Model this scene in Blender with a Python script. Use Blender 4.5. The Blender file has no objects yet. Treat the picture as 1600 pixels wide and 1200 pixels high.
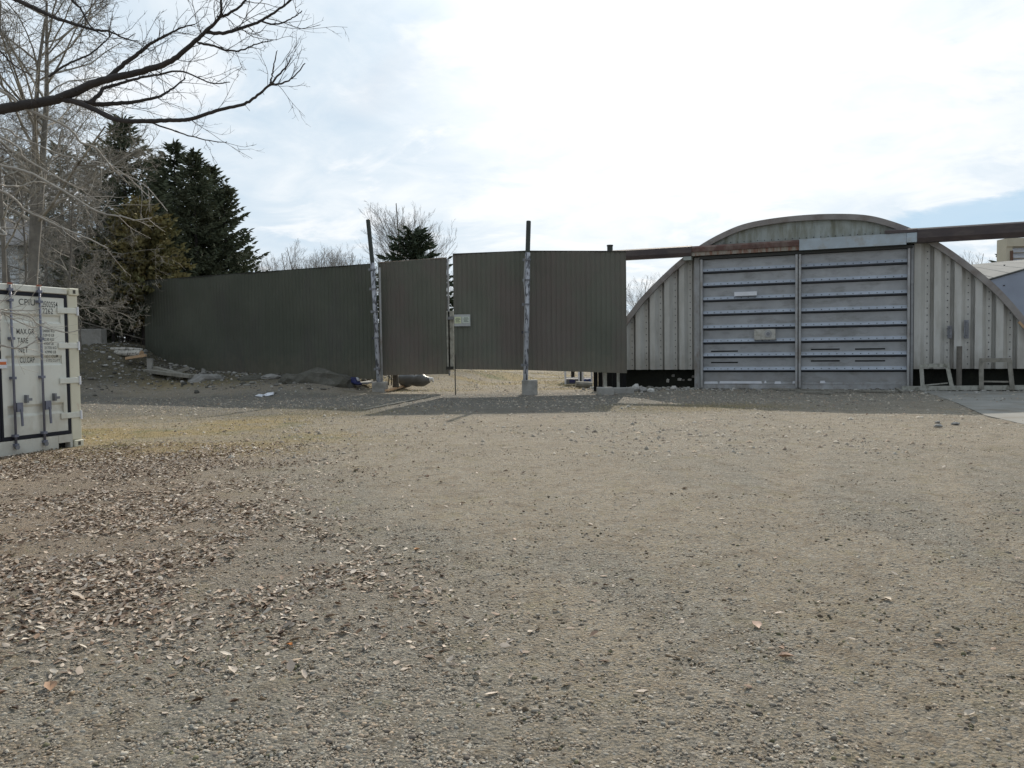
import bpy, math, random
import numpy as np
from mathutils import Vector, Matrix, noise as mnoise
random.seed(7); RS = np.random.RandomState(11)
SC = bpy.context.scene; COL = SC.collection
# ------------------------------------------------------------------ camera
F = 1250.0; EYE = 1.5; PIT = math.radians(2.4); ROL = -0.013
MC = Matrix.Rotation(math.pi/2-PIT, 3, 'X') @ Matrix.Rotation(ROL, 3, 'Z')
cd = bpy.data.cameras.new('camera'); cam = bpy.data.objects.new('camera', cd); COL.objects.link(cam)
cam.matrix_world = Matrix.Translation((0, 0, EYE)) @ MC.to_4x4()
cd.sensor_width = 36.0; cd.lens = 36.0*F/1600.0; cd.clip_end = 3000; cd.clip_start = 0.05
SC.camera = cam
# ------------------------------------------------------------------ light
AZ = math.radians(11.2); EL = math.radians(29.5)
SUND = Vector((math.sin(AZ)*math.cos(EL), math.cos(AZ)*math.cos(EL), math.sin(EL)))
sl = bpy.data.lights.new('sun', 'SUN'); sl.energy = 3.75; sl.angle = math.radians(0.6); sl.color = (1.0, .91, .78)
so = bpy.data.objects.new('sun', sl); COL.objects.link(so)
so.rotation_euler = (-SUND).to_track_quat('-Z', 'Y').to_euler(); so.location = (0, 0, 30)
W = bpy.data.worlds.new('World'); SC.world = W; W.use_nodes = True
def build_world():
    nt = W.node_tree; nt.nodes.clear(); N = nt.nodes.new; L = nt.links.new
    def nd(t, **k):
        n = N(t)
        for a, b in k.items(): setattr(n, a, b)
        return n
    def mth(op, a, b=None, cl=False):
        n = nd('ShaderNodeMath', operation=op, use_clamp=cl)
        for i, v in enumerate((a, b)):
            if v is None: continue
            if isinstance(v, (int, float)): n.inputs[i].default_value = v
            else: L(v, n.inputs[i])
        return n.outputs[0]
    def mix(f, a, b):
        n = nd('ShaderNodeMix', data_type='RGBA')
        if isinstance(f, (int, float)): n.inputs[0].default_value = f
        else: L(f, n.inputs[0])
        for i, v in ((6, a), (7, b)):
            if isinstance(v, tuple): n.inputs[i].default_value = v+(1,)
            else: L(v, n.inputs[i])
        return n.outputs[2]
    def ramp(v, a, b, c=0.0, d=1.0):
        n = nd('ShaderNodeMapRange', interpolation_type='SMOOTHSTEP'); L(v, n.inputs[0])
        for i, x in enumerate((a, b, c, d)): n.inputs[i+1].default_value = x
        return n.outputs[0]
    out = N('ShaderNodeOutputWorld'); tc = N('ShaderNodeTexCoord'); D = tc.outputs['Generated']
    sep = N('ShaderNodeSeparateXYZ'); L(D, sep.inputs[0])
    zz = mth('ADD', mth('MAXIMUM', sep.outputs[2], 0.0), 0.22)
    cmb = N('ShaderNodeCombineXYZ'); L(mth('DIVIDE', sep.outputs[0], zz), cmb.inputs[0]); L(mth('DIVIDE', sep.outputs[1], zz), cmb.inputs[1])
    def nz(scale, det, rough, off):
        mp = N('ShaderNodeMapping'); mp.inputs['Location'].default_value = off; mp.inputs['Scale'].default_value = (1, 1.1, 1); mp.inputs['Rotation'].default_value = (0, 0, .5)
        L(cmb.outputs[0], mp.inputs[0]); n = N('ShaderNodeTexNoise'); n.inputs['Scale'].default_value = scale
        n.inputs['Detail'].default_value = det; n.inputs['Roughness'].default_value = rough; n.inputs['Distortion'].default_value = .5
        L(mp.outputs[0], n.inputs[0]); return n.outputs[0]
    big = nz(1.1, 4, .55, (3.1, 1.7, 0)); fine = nz(4.5, 7, .62, (7.3, 2.2, 1)); wisp = nz(2.4, 6, .6, (1.2, 8.2, 4))
    dot = nd('ShaderNodeVectorMath', operation='DOT_PRODUCT'); L(D, dot.inputs[0]); dot.inputs[1].default_value = SUND
    ds = mth('MAXIMUM', dot.outputs['Value'], 0.0)
    glow = mth('ADD', mth('MULTIPLY', mth('POWER', ds, 5.0), .34), mth('MULTIPLY', mth('POWER', ds, 30.0), .3))
    lum = mth('ADD', mth('ADD', mth('MULTIPLY', big, .56), mth('MULTIPLY', fine, .40)), -.26)
    lum = mth('ADD', lum, glow)
    f = ramp(lum, .18, .76)
    veil = mix(ramp(dot.outputs['Value'], -.5, .72), (.42, .49, .58), (.56, .69, .81)); veil = mix(f, veil, (.99, 1.0, 1.0))
    puff = mth('MULTIPLY', ramp(wisp, .49, .62), .7)
    veil = mix(puff, veil, (.95, .965, .98))
    hot = mth('ADD', mth('MULTIPLY', mth('POWER', ds, 40.0), .5), 1.0)
    vs = nd('ShaderNodeVectorMath', operation='SCALE'); L(veil, vs.inputs[0]); L(hot, vs.inputs['Scale'])
    # opening in the cloud low on the right
    dr = (MC @ Vector(((1585-800)/F, -(322-600)/F, -1))).normalized()
    rot = N('ShaderNodeVectorMath'); rot.operation = 'SUBTRACT'; L(D, rot.inputs[0]); rot.inputs[1].default_value = dr
    s2 = N('ShaderNodeSeparateXYZ'); L(rot.outputs[0], s2.inputs[0])
    ry = mth('ADD', mth('SUBTRACT', s2.outputs[2], mth('MULTIPLY', s2.outputs[0], .16)), mth('MULTIPLY', mth('SUBTRACT', fine, .5), .035))
    g = mth('ADD', mth('POWER', mth('ABSOLUTE', mth('DIVIDE', ry, .017)), 2.0), mth('POWER', mth('ABSOLUTE', mth('DIVIDE', s2.outputs[0], .135)), 2.0))
    hole = ramp(g, 1.3, .2, 0, .8)
    hole2 = mth('MULTIPLY', ramp(big, .36, .22), .5)
    thin = mth('MAXIMUM', hole, hole2)
    veil2 = mix(hole, vs.outputs[0], (.42, .62, .80))
    sky = nd('ShaderNodeTexSky', sky_type='NISHITA'); sky.sun_disc = False; sky.sun_elevation = EL; sky.sun_rotation = AZ
    sky.air_density = 1.0; sky.dust_density = 1.5; sky.ozone_density = 1.5
    b1 = N('ShaderNodeBackground'); L(sky.outputs[0], b1.inputs[0]); b1.inputs[1].default_value = .07
    b2 = N('ShaderNodeBackground'); L(veil2, b2.inputs[0]); b2.inputs[1].default_value = 1.0
    mx = N('ShaderNodeMixShader'); L(mth('SUBTRACT', .96, mth('MULTIPLY', hole2, .5)), mx.inputs[0]); L(b1.outputs[0], mx.inputs[1]); L(b2.outputs[0], mx.inputs[2])
    L(mx.outputs[0], out.inputs[0])
build_world()
SC.view_settings.view_transform = 'Standard'; SC.view_settings.look = 'None'; SC.view_settings.exposure = 0.13; SC.view_settings.gamma = 1
try: SC.view_settings.use_curve_mapping = False
except Exception: pass
SC.render.engine = 'CYCLES'; SC.cycles.max_bounces = 6; SC.cycles.diffuse_bounces = 3; SC.cycles.use_denoising = True
# ------------------------------------------------------------------ helpers
EYEV = Vector((0, 0, EYE))
def ray(x, y): return MC @ Vector(((x-800)/F, -(y-600)/F, -1.0))
def G(x, y, h=0.0): d = ray(x, y); return EYEV+d*((h-EYE)/d.z)
def atY(x, y, Y): d = ray(x, y); return EYEV+d*(Y/d.y)
def onplane(x, y, A, B):
    n = Vector((-(B-A).y, (B-A).x, 0)); d = ray(x, y); return EYEV+d*(n.dot(A-EYEV)/n.dot(d))
def link(o): COL.objects.link(o); return o
def props(o, label=None, cat=None, group=None, kind=None):
    if label: o['label'] = label
    if cat: o['category'] = cat
    if group: o['group'] = group
    if kind: o['kind'] = kind
    return o
def thing(name, label, cat, loc=(0, 0, 0), group=None, kind=None):
    o = bpy.data.objects.new(name, None); o.empty_display_size = .2; link(o); o.location = loc
    return props(o, label, cat, group, kind)
def attach(o, parent):
    if parent is not None:
        o.parent = parent
        w = Vector((0, 0, 0)); p = parent
        while p is not None and p.type == 'EMPTY': w += p.location; p = p.parent
        o.matrix_parent_inverse = Matrix.Translation(-w)
def mesh_obj(name, V, Fc, mat, parent=None, smooth=False, col=None, kind=None):
    me = bpy.data.meshes.new(name)
    if isinstance(V, np.ndarray) and isinstance(Fc, np.ndarray):
        k = Fc.shape[1]; me.vertices.add(len(V)); me.vertices.foreach_set('co', V.astype(np.float32).ravel())
        me.loops.add(Fc.size); me.loops.foreach_set('vertex_index', Fc.astype(np.int32).ravel())
        me.polygons.add(len(Fc)); me.polygons.foreach_set('loop_start', np.arange(0, Fc.size, k, dtype=np.int32))
        me.update(calc_edges=True); me.validate()
    else:
        me.from_pydata([tuple(v) for v in V], [], Fc)
    if col is not None:
        ca = me.color_attributes.new('tint', 'FLOAT_COLOR', 'POINT')
        c4 = np.ones((len(V), 4), np.float32); c4[:, :col.shape[1]] = col; ca.data.foreach_set('color', c4.ravel())
    if mat: me.materials.append(mat)
    if smooth: me.polygons.foreach_set('use_smooth', [True]*len(me.polygons))
    o = bpy.data.objects.new(name, me); link(o); attach(o, parent)
    if kind: o['kind'] = kind
    return o
def tuple_ground(x, y, h=0.6):
    d = ray(x, y); Yv = np.arange(4, 60, .05); t = Yv/d.y; z = EYE+t*d.z; hz = H(t*d.x, Yv); i = int(np.argmax(z < hz)); return EYEV+d*float(t[i])
class MB:
    def __init__(s, T=None): s.v = []; s.f = []; s.T = T or (lambda p: Vector(p))
    def add(s, vs, fs):
        b = len(s.v); s.v += [s.T(p) for p in vs]; s.f += [tuple(b+i for i in f) for f in fs]; return s
    def box(s, a, b):
        (x0, y0, z0), (x1, y1, z1) = a, b
        return s.add([(x0,y0,z0),(x1,y0,z0),(x1,y1,z0),(x0,y1,z0),(x0,y0,z1),(x1,y0,z1),(x1,y1,z1),(x0,y1,z1)],
                     [(3,2,1,0),(4,5,6,7),(0,1,5,4),(1,2,6,5),(2,3,7,6),(3,0,4,7)])
    def bar(s, p, q, w, h, up=(0, 0, 1)):
        p = Vector(p); q = Vector(q); d = (q-p).normalized(); sx = d.cross(Vector(up))
        if sx.length < 1e-3: sx = d.cross(Vector((0, 1, 0)))
        sx.normalize(); sy = sx.cross(d)
        vs = []
        for c in (p, q):
            for a, b in ((-1,-1),(1,-1),(1,1),(-1,1)): vs.append(c+sx*a*w/2+sy*b*h/2)
        return s.add(vs, [(3,2,1,0),(4,5,6,7),(0,1,5,4),(1,2,6,5),(2,3,7,6),(3,0,4,7)])
    def tube(s, pts, rad, n=8, cap=True):
        pts = [Vector(p) for p in pts]
        if not hasattr(rad, '__len__'): rad = [rad]*len(pts)
        vs = []; fs = []
        for i, p in enumerate(pts):
            d = (pts[min(i+1, len(pts)-1)]-pts[max(i-1, 0)]).normalized()
            a = d.cross(Vector((.13, .21, 1))) if abs(d.z) < .9 else d.cross(Vector((1, .1, 0)))
            a.normalize(); b = d.cross(a)
            for k in range(n):
                t = 2*math.pi*k/n; vs.append(p+(a*math.cos(t)+b*math.sin(t))*rad[i])
        for i in range(len(pts)-1):
            for k in range(n):
                k2 = (k+1) % n; fs.append((i*n+k, i*n+k2, (i+1)*n+k2, (i+1)*n+k))
        if cap: fs += [tuple(range(n-1, -1, -1)), tuple((len(pts)-1)*n+k for k in range(n))]
        return s.add(vs, fs)
    def prism(s, poly, axis_fn, a, b):   # poly list of 2D, axis_fn(t,x,y)->3D
        n = len(poly); vs = [axis_fn(a, *p) for p in poly]+[axis_fn(b, *p) for p in poly]
        return s.add(vs, [tuple(range(n-1, -1, -1)), tuple(range(n, 2*n))]+[(i, (i+1) % n, n+(i+1) % n, n+i) for i in range(n)])
    def build(s, name, mat, parent=None, smooth=False, kind=None): return mesh_obj(name, s.v, s.f, mat, parent, smooth, None, kind)
def bevel(o, w=.01, seg=1):
    m = o.modifiers.new('bevel', 'BEVEL'); m.width = w; m.segments = seg; m.limit_method = 'ANGLE'; return o
# ------------------------------------------------------------------ materials
def mat(name, c1, c2=None, rough=.8, metal=0.0, scale=3.0, bump=0.0, bscale=None, stain=None, stain_scale=(1, 1, 1), stain_amt=.5, thr=(.5, .68), tint=False, spec=.3, det=6, mud=None):
    m = bpy.data.materials.new(name); m.use_nodes = True; nt = m.node_tree; N = nt.nodes.new; L = nt.links.new
    bs = nt.nodes['Principled BSDF']; bs.inputs['Roughness'].default_value = rough; bs.inputs['Metallic'].default_value = metal
    bs.inputs['Specular IOR Level'].default_value = spec
    ge = N('ShaderNodeNewGeometry')
    def nz(sc, d=det, vec=(1, 1, 1), ro=.6):
        mp = N('ShaderNodeMapping'); mp.inputs['Scale'].default_value = vec; L(ge.outputs['Position'], mp.inputs[0])
        n = N('ShaderNodeTexNoise'); n.inputs['Scale'].default_value = sc; n.inputs['Detail'].default_value = d; n.inputs['Roughness'].default_value = ro
        L(mp.outputs[0], n.inputs[0]); return n.outputs[0]
    def rng(v, a, b, c=0., d=1.):
        n = N('ShaderNodeMapRange'); L(v, n.inputs[0])
        for i, x in enumerate((a, b, c, d)): n.inputs[i+1].default_value = x
        return n.outputs[0]
    def mx(f, a, b, blend='MIX'):
        n = N('ShaderNodeMix'); n.data_type = 'RGBA'; n.blend_type = blend
        if isinstance(f, (int, float)): n.inputs[0].default_value = f
        else: L(f, n.inputs[0])
        for i, v in ((6, a), (7, b)):
            if isinstance(v, tuple): n.inputs[i].default_value = v+(1,)
            else: L(v, n.inputs[i])
        return n.outputs[2]
    c2 = c2 or tuple(x*.8 for x in c1)
    col = mx(rng(nz(scale), .32, .68), c1, c2)
    if stain:
        f = rng(nz(1.0, 7, stain_scale, .65), thr[0], thr[1], 0, stain_amt); col = mx(f, col, stain)
    if mud:
        sz = N('ShaderNodeSeparateXYZ'); L(ge.outputs['Position'], sz.inputs[0]); mm = N('ShaderNodeMath'); mm.operation = 'MULTIPLY_ADD'; L(nz(3.5, 7), mm.inputs[0]); mm.inputs[1].default_value = 1.6; L(sz.outputs[2], mm.inputs[2])
        col = mx(rng(mm.outputs[0], mud[0]+1.5, mud[0]+.6, 0, mud[1]), col, (.20, .165, .12))
    if tint:
        a = N('ShaderNodeVertexColor'); a.layer_name = 'tint'; col = mx(1.0, col, a.outputs[0], 'MULTIPLY')
    L(col, bs.inputs['Base Color'])
    if bump:
        b = N('ShaderNodeBump'); b.inputs['Strength'].default_value = 1; b.inputs['Distance'].default_value = bump
        L(nz(bscale or scale*8), b.inputs['Height']); L(b.outputs[0], bs.inputs['Normal'])
    return m
M = {}
M['fence'] = mat('fence_paint', (.130, .132, .105), (.098, .104, .080), .62, 0, .5, stain=(.135, .108, .096), stain_scale=(.6, .6, .35), stain_amt=.7, thr=(.42, .6), bump=.002, bscale=60, mud=(.8, .35))
M['fence_left'] = mat('dark_green_paint', (.094, .100, .076), (.070, .077, .057), .62, 0, .5, stain=(.08, .075, .068), stain_scale=(.7, .7, .3), stain_amt=.6, bump=.002, bscale=60, mud=(.8, .3))
M['cream'] = mat('weathered_cream_paint', (.56, .555, .52), (.47, .465, .43), .6, 0, 1.2, stain=(.25, .22, .17), stain_scale=(5, 5, .8), stain_amt=.45, thr=(.48, .75), mud=(.7, .35))
M['gable'] = mat('streaked_grey_sheet', (.40, .44, .43), (.31, .33, .30), .6, .1, 1.5, stain=(.17, .17, .12), stain_scale=(4, 4, .8), stain_amt=.8, thr=(.42, .65))
M['rim'] = mat('grey_purple_rim', (.34, .325, .31), (.24, .22, .21), .5, .2, 1.6, stain=(.14, .10, .08), stain_scale=(2, 2, 2), stain_amt=.6)
M['roof'] = mat('galvanised_roof', (.36, .36, .40), (.26, .25, .27), .45, .5, 1.0)
M['lap_shade'] = mat('shaded_lap_underside', (.10, .105, .12), (.06, .065, .075), .8, 0, 3)  # dark colour painting the shadow line on the undersides of the laps
M['lap'] = mat('sky_lit_lap', (.50, .55, .61), (.40, .44, .49), .45, .2, 1.3, stain=(.3, .3, .3), stain_scale=(2, 2, 5), stain_amt=.5, thr=(.52, .75))  # paler and bluer than the panels, painting skylight on the upward slopes
M['door'] = mat('blue_grey_galvanised', (.38, .39, .40), (.30, .31, .315), .5, .25, 1.3, stain=(.16, .16, .14), stain_scale=(1.5, 1.5, 3.5), stain_amt=.7, thr=(.5, .75), bump=.001, bscale=30, mud=(.1, .4))
M['stile'] = mat('grey_door_stile', (.42, .43, .44), (.29, .29, .28), .5, .35, 2, stain=(.2, .16, .12), stain_scale=(3, 3, 2), stain_amt=.6)
M['bolt'] = mat('dark_bolt', (.05, .05, .06), None, .5, .4)
M['beam'] = mat('brown_beam_paint', (.085, .065, .06), (.06, .048, .048), .55, 0, 2, stain=(.14, .12, .1), stain_scale=(1, 1, 5), stain_amt=.5)
M['rust'] = mat('rusty_red_track', (.14, .075, .06), (.09, .058, .05), .8, 0, 3, stain=(.22, .18, .15), stain_scale=(3, 3, 2.0), stain_amt=.7, thr=(.48, .66))
M['lip'] = mat('rust_dripped_lip', (.36, .34, .30), (.28, .25, .20), .7, 0, 3, stain=(.2, .09, .06), stain_scale=(10, 10, 2), stain_amt=.9, thr=(.45, .6))
M['cover'] = mat('pale_galvanised_cover', (.42, .49, .54), (.34, .38, .40), .5, .3, 1.6, stain=(.3, .27, .22), stain_scale=(3, 3, 3), stain_amt=.6)
M['dark'] = mat('near_black_base', (.012, .013, .011), (.02, .022, .015), .9, 0, 2.5, bump=.03, bscale=9)  # near-black colour for the recessed foundation and the wall behind the doors
M['void'] = mat('dark_opening', (.012, .012, .012), None, .9)
M['concrete'] = mat('concrete', (.36, .35, .32), (.27, .26, .235), .9, 0, 4, stain=(.14, .13, .11), stain_scale=(2.5, 2.5, 2.5), stain_amt=.6, bump=.006, bscale=25)
M['slab'] = mat('worn_concrete_slab', (.25, .245, .225), (.19, .185, .165), .92, 0, 1.2, stain=(.14, .115, .08), stain_scale=(.7, .7, .7), stain_amt=.7, bump=.006, bscale=20)
M['post'] = mat('peeling_white_post', (.50, .52, .56), (.36, .37, .40), .55, .1, 4, stain=(.06, .06, .065), stain_scale=(9, 9, 3.2), stain_amt=.9, thr=(.50, .56), bump=.004, bscale=30)
M['postdark'] = mat('dark_green_pipe', (.06, .07, .06), (.045, .05, .045), .5, .2, 3)
M['steel'] = mat('grey_steel', (.25, .26, .28), (.16, .16, .17), .5, .5, 5)
M['rod'] = mat('dark_rod', (.05, .05, .045), None, .6, .3)
M['sign'] = mat('aluminium_sign_back', (.45, .46, .45), (.36, .37, .36), .5, .3, 6)
M['yellow'] = mat('pale_yellow_plate', (.62, .66, .42), (.55, .58, .38), .6, 0, 10)
M['pale'] = mat('pale_green_plate', (.58, .63, .55), (.5, .55, .48), .6, 0, 10)
M['ink'] = mat('grey_ink', (.13, .15, .13), None, .7)
M['white'] = mat('white_card', (.74, .76, .80), (.66, .67, .70), .6, 0, 5)
M['plate'] = mat('stained_metal_plate', (.50, .49, .45), (.34, .33, .29), .5, .2, 6, stain=(.2, .18, .14), stain_scale=(6, 6, 6), stain_amt=.6)
M['cont'] = mat('container_white_paint', (.69, .69, .62), (.62, .62, .555), .5, 0, 1.5, stain=(.40, .33, .22), stain_scale=(3, 3, .9), stain_amt=.5, thr=(.5, .75), mud=(.0, .5))
M['contedge'] = mat('yellowed_white_edge', (.66, .63, .50), (.58, .55, .43), .55, 0, 3, stain=(.45, .22, .13), stain_scale=(5, 5, 5), stain_amt=.6, thr=(.6, .75))
M['gasket'] = mat('black_gasket', (.012, .013, .02), None, .6)
M['lockrod'] = mat('dull_blue_grey_rod', (.20, .21, .26), (.14, .145, .18), .5, .3, 6)
M['orange'] = mat('orange_band', (.62, .17, .06), (.5, .13, .05), .6, 0, 12)
M['inkblack'] = mat('black_lettering', (.03, .035, .035), None, .6)
M['rustspot'] = mat('rust_spot', (.35, .12, .07), None, .8)
M['wood'] = mat('grey_weathered_wood', (.30, .285, .245), (.20, .19, .16), .85, 0, 5, stain=(.11, .1, .08), stain_scale=(8, 8, 3), stain_amt=.6, bump=.004, bscale=40)
M['paintwood'] = mat('flaking_white_painted_wood', (.42, .42, .37), (.29, .285, .245), .8, 0, 7, stain=(.13, .125, .1), stain_scale=(6, 6, 3), stain_amt=.8, thr=(.5, .65), bump=.004, bscale=40)
M['freshwood'] = mat('pale_cut_wood', (.52, .36, .22), (.42, .28, .17), .8, 0, 5)
M['birchbark'] = mat('white_birch_bark', (.52, .50, .44), (.36, .34, .3), .8, 0, 5, stain=(.1, .09, .08), stain_scale=(9, 9, 9), stain_amt=.9, thr=(.52, .6))
M['stump'] = mat('dark_stump_bark', (.10, .09, .075), (.06, .055, .045), .9, 0, 8, bump=.02, bscale=14)
M['rock'] = mat('grey_rock', (.30, .29, .27), (.2, .195, .18), .9, 0, 5, bump=.012, bscale=14)
M['paler'] = mat('pale_rock', (.55, .54, .50), (.42, .41, .38), .85, 0, 5, bump=.01, bscale=14)
M['dirt'] = mat('heaped_dark_earth', (.11, .105, .085), (.075, .072, .06), .95, 0, 3, stain=(.2, .19, .16), stain_scale=(3, 3, 3), stain_amt=.6, bump=.05, bscale=10)
M['tarp'] = mat('grey_tarp', (.15, .155, .16), (.10, .105, .11), .45, 0, 3, bump=.02, bscale=6, spec=.5)
M['blue'] = mat('navy_plastic', (.02, .025, .09), (.03, .035, .12), .4, 0, 4, spec=.5)
M['brightblue'] = mat('blue_plastic', (.05, .10, .30), None, .4)
M['whiteplastic'] = mat('white_plastic', (.72, .73, .76), (.6, .62, .66), .4, 0, 5)
M['siding'] = mat('pale_house_siding', (.66, .68, .68), (.56, .58, .58), .7, 0, 1)
M['tree_dark'] = mat('dark_bark', (.060, .052, .048), (.04, .036, .034), .9, 0, 8, bump=.01, bscale=30)
M['tree_pale'] = mat('pale_grey_bark', (.40, .375, .33), (.27, .25, .22), .75, 0, 9)
M['tree_mid'] = mat('grey_brown_bark', (.19, .175, .15), (.12, .11, .095), .85, 0, 6, bump=.01, bscale=20)
M['twig_brush'] = mat('grey_brown_twigs', (.36, .335, .285), (.10, .088, .07), .7, 0, 1.8)
M['twig_far'] = mat('far_grey_twigs', (.22, .205, .185), (.17, .155, .14), .85, 0, .5)
M['spruce'] = mat('dark_spruce_needles', (.058, .074, .042), (.105, .115, .068), .8, 0, .8, det=3)
M['cedar'] = mat('olive_brown_cedar', (.12, .12, .05), (.27, .215, .09), .85, 0, .55, det=3)
M['pine'] = mat('green_pine_needles', (.035, .05, .028), (.05, .065, .035), .8, 0, .8)
M['blue_shed'] = mat('blue_grey_sheet', (.30, .34, .41), (.25, .28, .34), .5, .2, .7)
M['pale_roof'] = mat('pale_grey_roof_sheet', (.21, .215, .21), (.17, .175, .17), .85, 0, .6)
M['beige'] = mat('beige_cladding', (.50, .46, .36), (.42, .385, .30), .7, 0, 1)
M['brown'] = mat('brown_trim', (.13, .075, .055), None, .7)
M['stone'] = mat('gravel_stones', (1, 1, 1), (.82, .82, .82), .85, 0, 60, tint=True)
M['leaf'] = mat('dead_leaves', (1, 1, 1), (.8, .78, .76), .7, 0, 30, tint=True)
M['grass'] = mat('dead_grass', (1, 1, 1), (.8, .8, .8), .8, 0, 5, tint=True)
# ------------------------------------------------------------------ terrain
def vnoise(x, y, seed=0):
    x = np.asarray(x, float); y = np.asarray(y, float); xi = np.floor(x).astype(np.int64); yi = np.floor(y).astype(np.int64); fx = x-xi; fy = y-yi
    fx = fx*fx*(3-2*fx); fy = fy*fy*(3-2*fy)
    def h(a, b):
        n = (a*374761393+b*668265263+seed*974634777) & 0xffffffff; n = ((n ^ (n >> 13))*1274126177) & 0xffffffff
        return ((n ^ (n >> 16)) & 0xffff)/65535.0
    return (h(xi, yi)*(1-fx)+h(xi+1, yi)*fx)*(1-fy)+(h(xi, yi+1)*(1-fx)+h(xi+1, yi+1)*fx)*fy
def fbm(x, y, o=4, seed=0, g=.5):
    s = 0; a = 1; t = 0
    for i in range(o): s = s+a*vnoise(np.asarray(x)*2**i+17.3*i, np.asarray(y)*2**i-9.1*i, seed+i); t += a; a *= g
    return s/t
def sst(a, b, x): t = np.clip((np.asarray(x, float)-a)/(b-a), 0, 1); return t*t*(3-2*t)
FR = np.array([-5.2, 30.2]); FL = np.array([-16.6, 35.9])
def H(X, Y, micro=True):
    X = np.asarray(X, float); Y = np.asarray(Y, float)
    d = FL-FR; Ln = np.hypot(*d); d = d/Ln; n = np.array([d[1], -d[0]])
    if n[1] > 0: n = -n
    t = ((X-FR[0])*d[0]+(Y-FR[1])*d[1])/Ln; s = (X-FR[0])*n[0]+(Y-FR[1])*n[1]
    h1 = (.46+.46*np.clip(t, 0, 1.4))*sst(5.5, .3, s)*sst(-.06, .12, t)*sst(-22, -8, s)
    bank = 1.75*sst(-12.2, -17.0, X+.10*(Y-30))*sst(26.0, 33.5, Y)
    h = np.maximum(h1, bank)+.35*np.minimum(h1, bank)
    far = .25*sst(60, 140, Y)
    h = h+far
    if micro:
        amp = .02*sst(2, 6, Y)*(1-.5*sst(20, 40, Y))
        h = h+amp*(fbm(X*.8, Y*.8, 3, 5)-.5)*2+.010*(fbm(X*5, Y*5, 4, 9)-.5)*2*(np.abs(X) < 30)
        h = h+.12*(fbm(X*.9, Y*.9, 4, 3)-.5)*np.clip(h1+bank, 0, 1)
        # wheel ruts
        for x0, k, am in ((1.75, .22, .022), (3.35, .24, .022)):
            h = h-am*np.exp(-((X-x0-k*(Y-4.5)-.02*(Y-4.5)**2)/.2)**2)*sst(1, 3, Y)*sst(15, 9, Y)
    return h
def Hs(x, y): return float(H(np.array([x]), np.array([y]))[0])
def leafy(X, Y):
    xb = -1.2-.33*(Y-4.75)+1.3*(fbm(X*.6, Y*.6, 3, 31)-.5)*2
    return sst(1.5, -1.6, X-xb)*sst(3.4, 5.2, Y)*sst(14.2, 11.8, Y+.6*(fbm(X, Y, 3, 8)-.5))
def grassy(X, Y):
    a = sst(.44, .60, fbm(X*.35, Y*.5, 4, 41))
    g1 = sst(0, -5.5, X)*sst(10.0, 12.5, Y)*sst(24, 19, Y)*(.45+.55*a)
    g2 = 1.2*np.exp(-((Y-20.3)/1.5)**2)*sst(1.5, 3, X)*sst(9, 4.5, X)*.9
    g3 = sst(29, 31, Y)*(.35+.5*a)
    g4 = np.exp(-((Y-18.0)/1.2)**2)*sst(6, 9, X)*sst(12.5, 10, X)*.6*a
    g5 = sst(3.2, 4.2, Y)*sst(9, 7, Y)*sst(-2, -4, X)*a*.35
    return np.clip(g1+g2+g3+g4+g5, 0, 1)
def gravelly(X, Y):
    n = fbm(X*.55+.15*Y, Y*.28, 4, 21)
    g = sst(.40, .60, n+.06*sst(8, 3, Y))
    tr = 0
    for x0, k in ((1.75, .22), (3.35, .24)): tr = tr+np.exp(-((X-x0-k*(Y-4.5)-.02*(Y-4.5)**2)/.26)**2)
    g = (g*.9+.12*sst(8, 5, Y))*(1-.95*np.clip(tr, 0, 1)*sst(14, 9, Y))
    g = g*(1-.55*sst(7, 13, Y))
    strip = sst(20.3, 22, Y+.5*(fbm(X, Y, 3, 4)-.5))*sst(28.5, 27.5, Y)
    return np.clip(np.maximum(g, strip*(.55+.45*n)), 0, 1)
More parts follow.
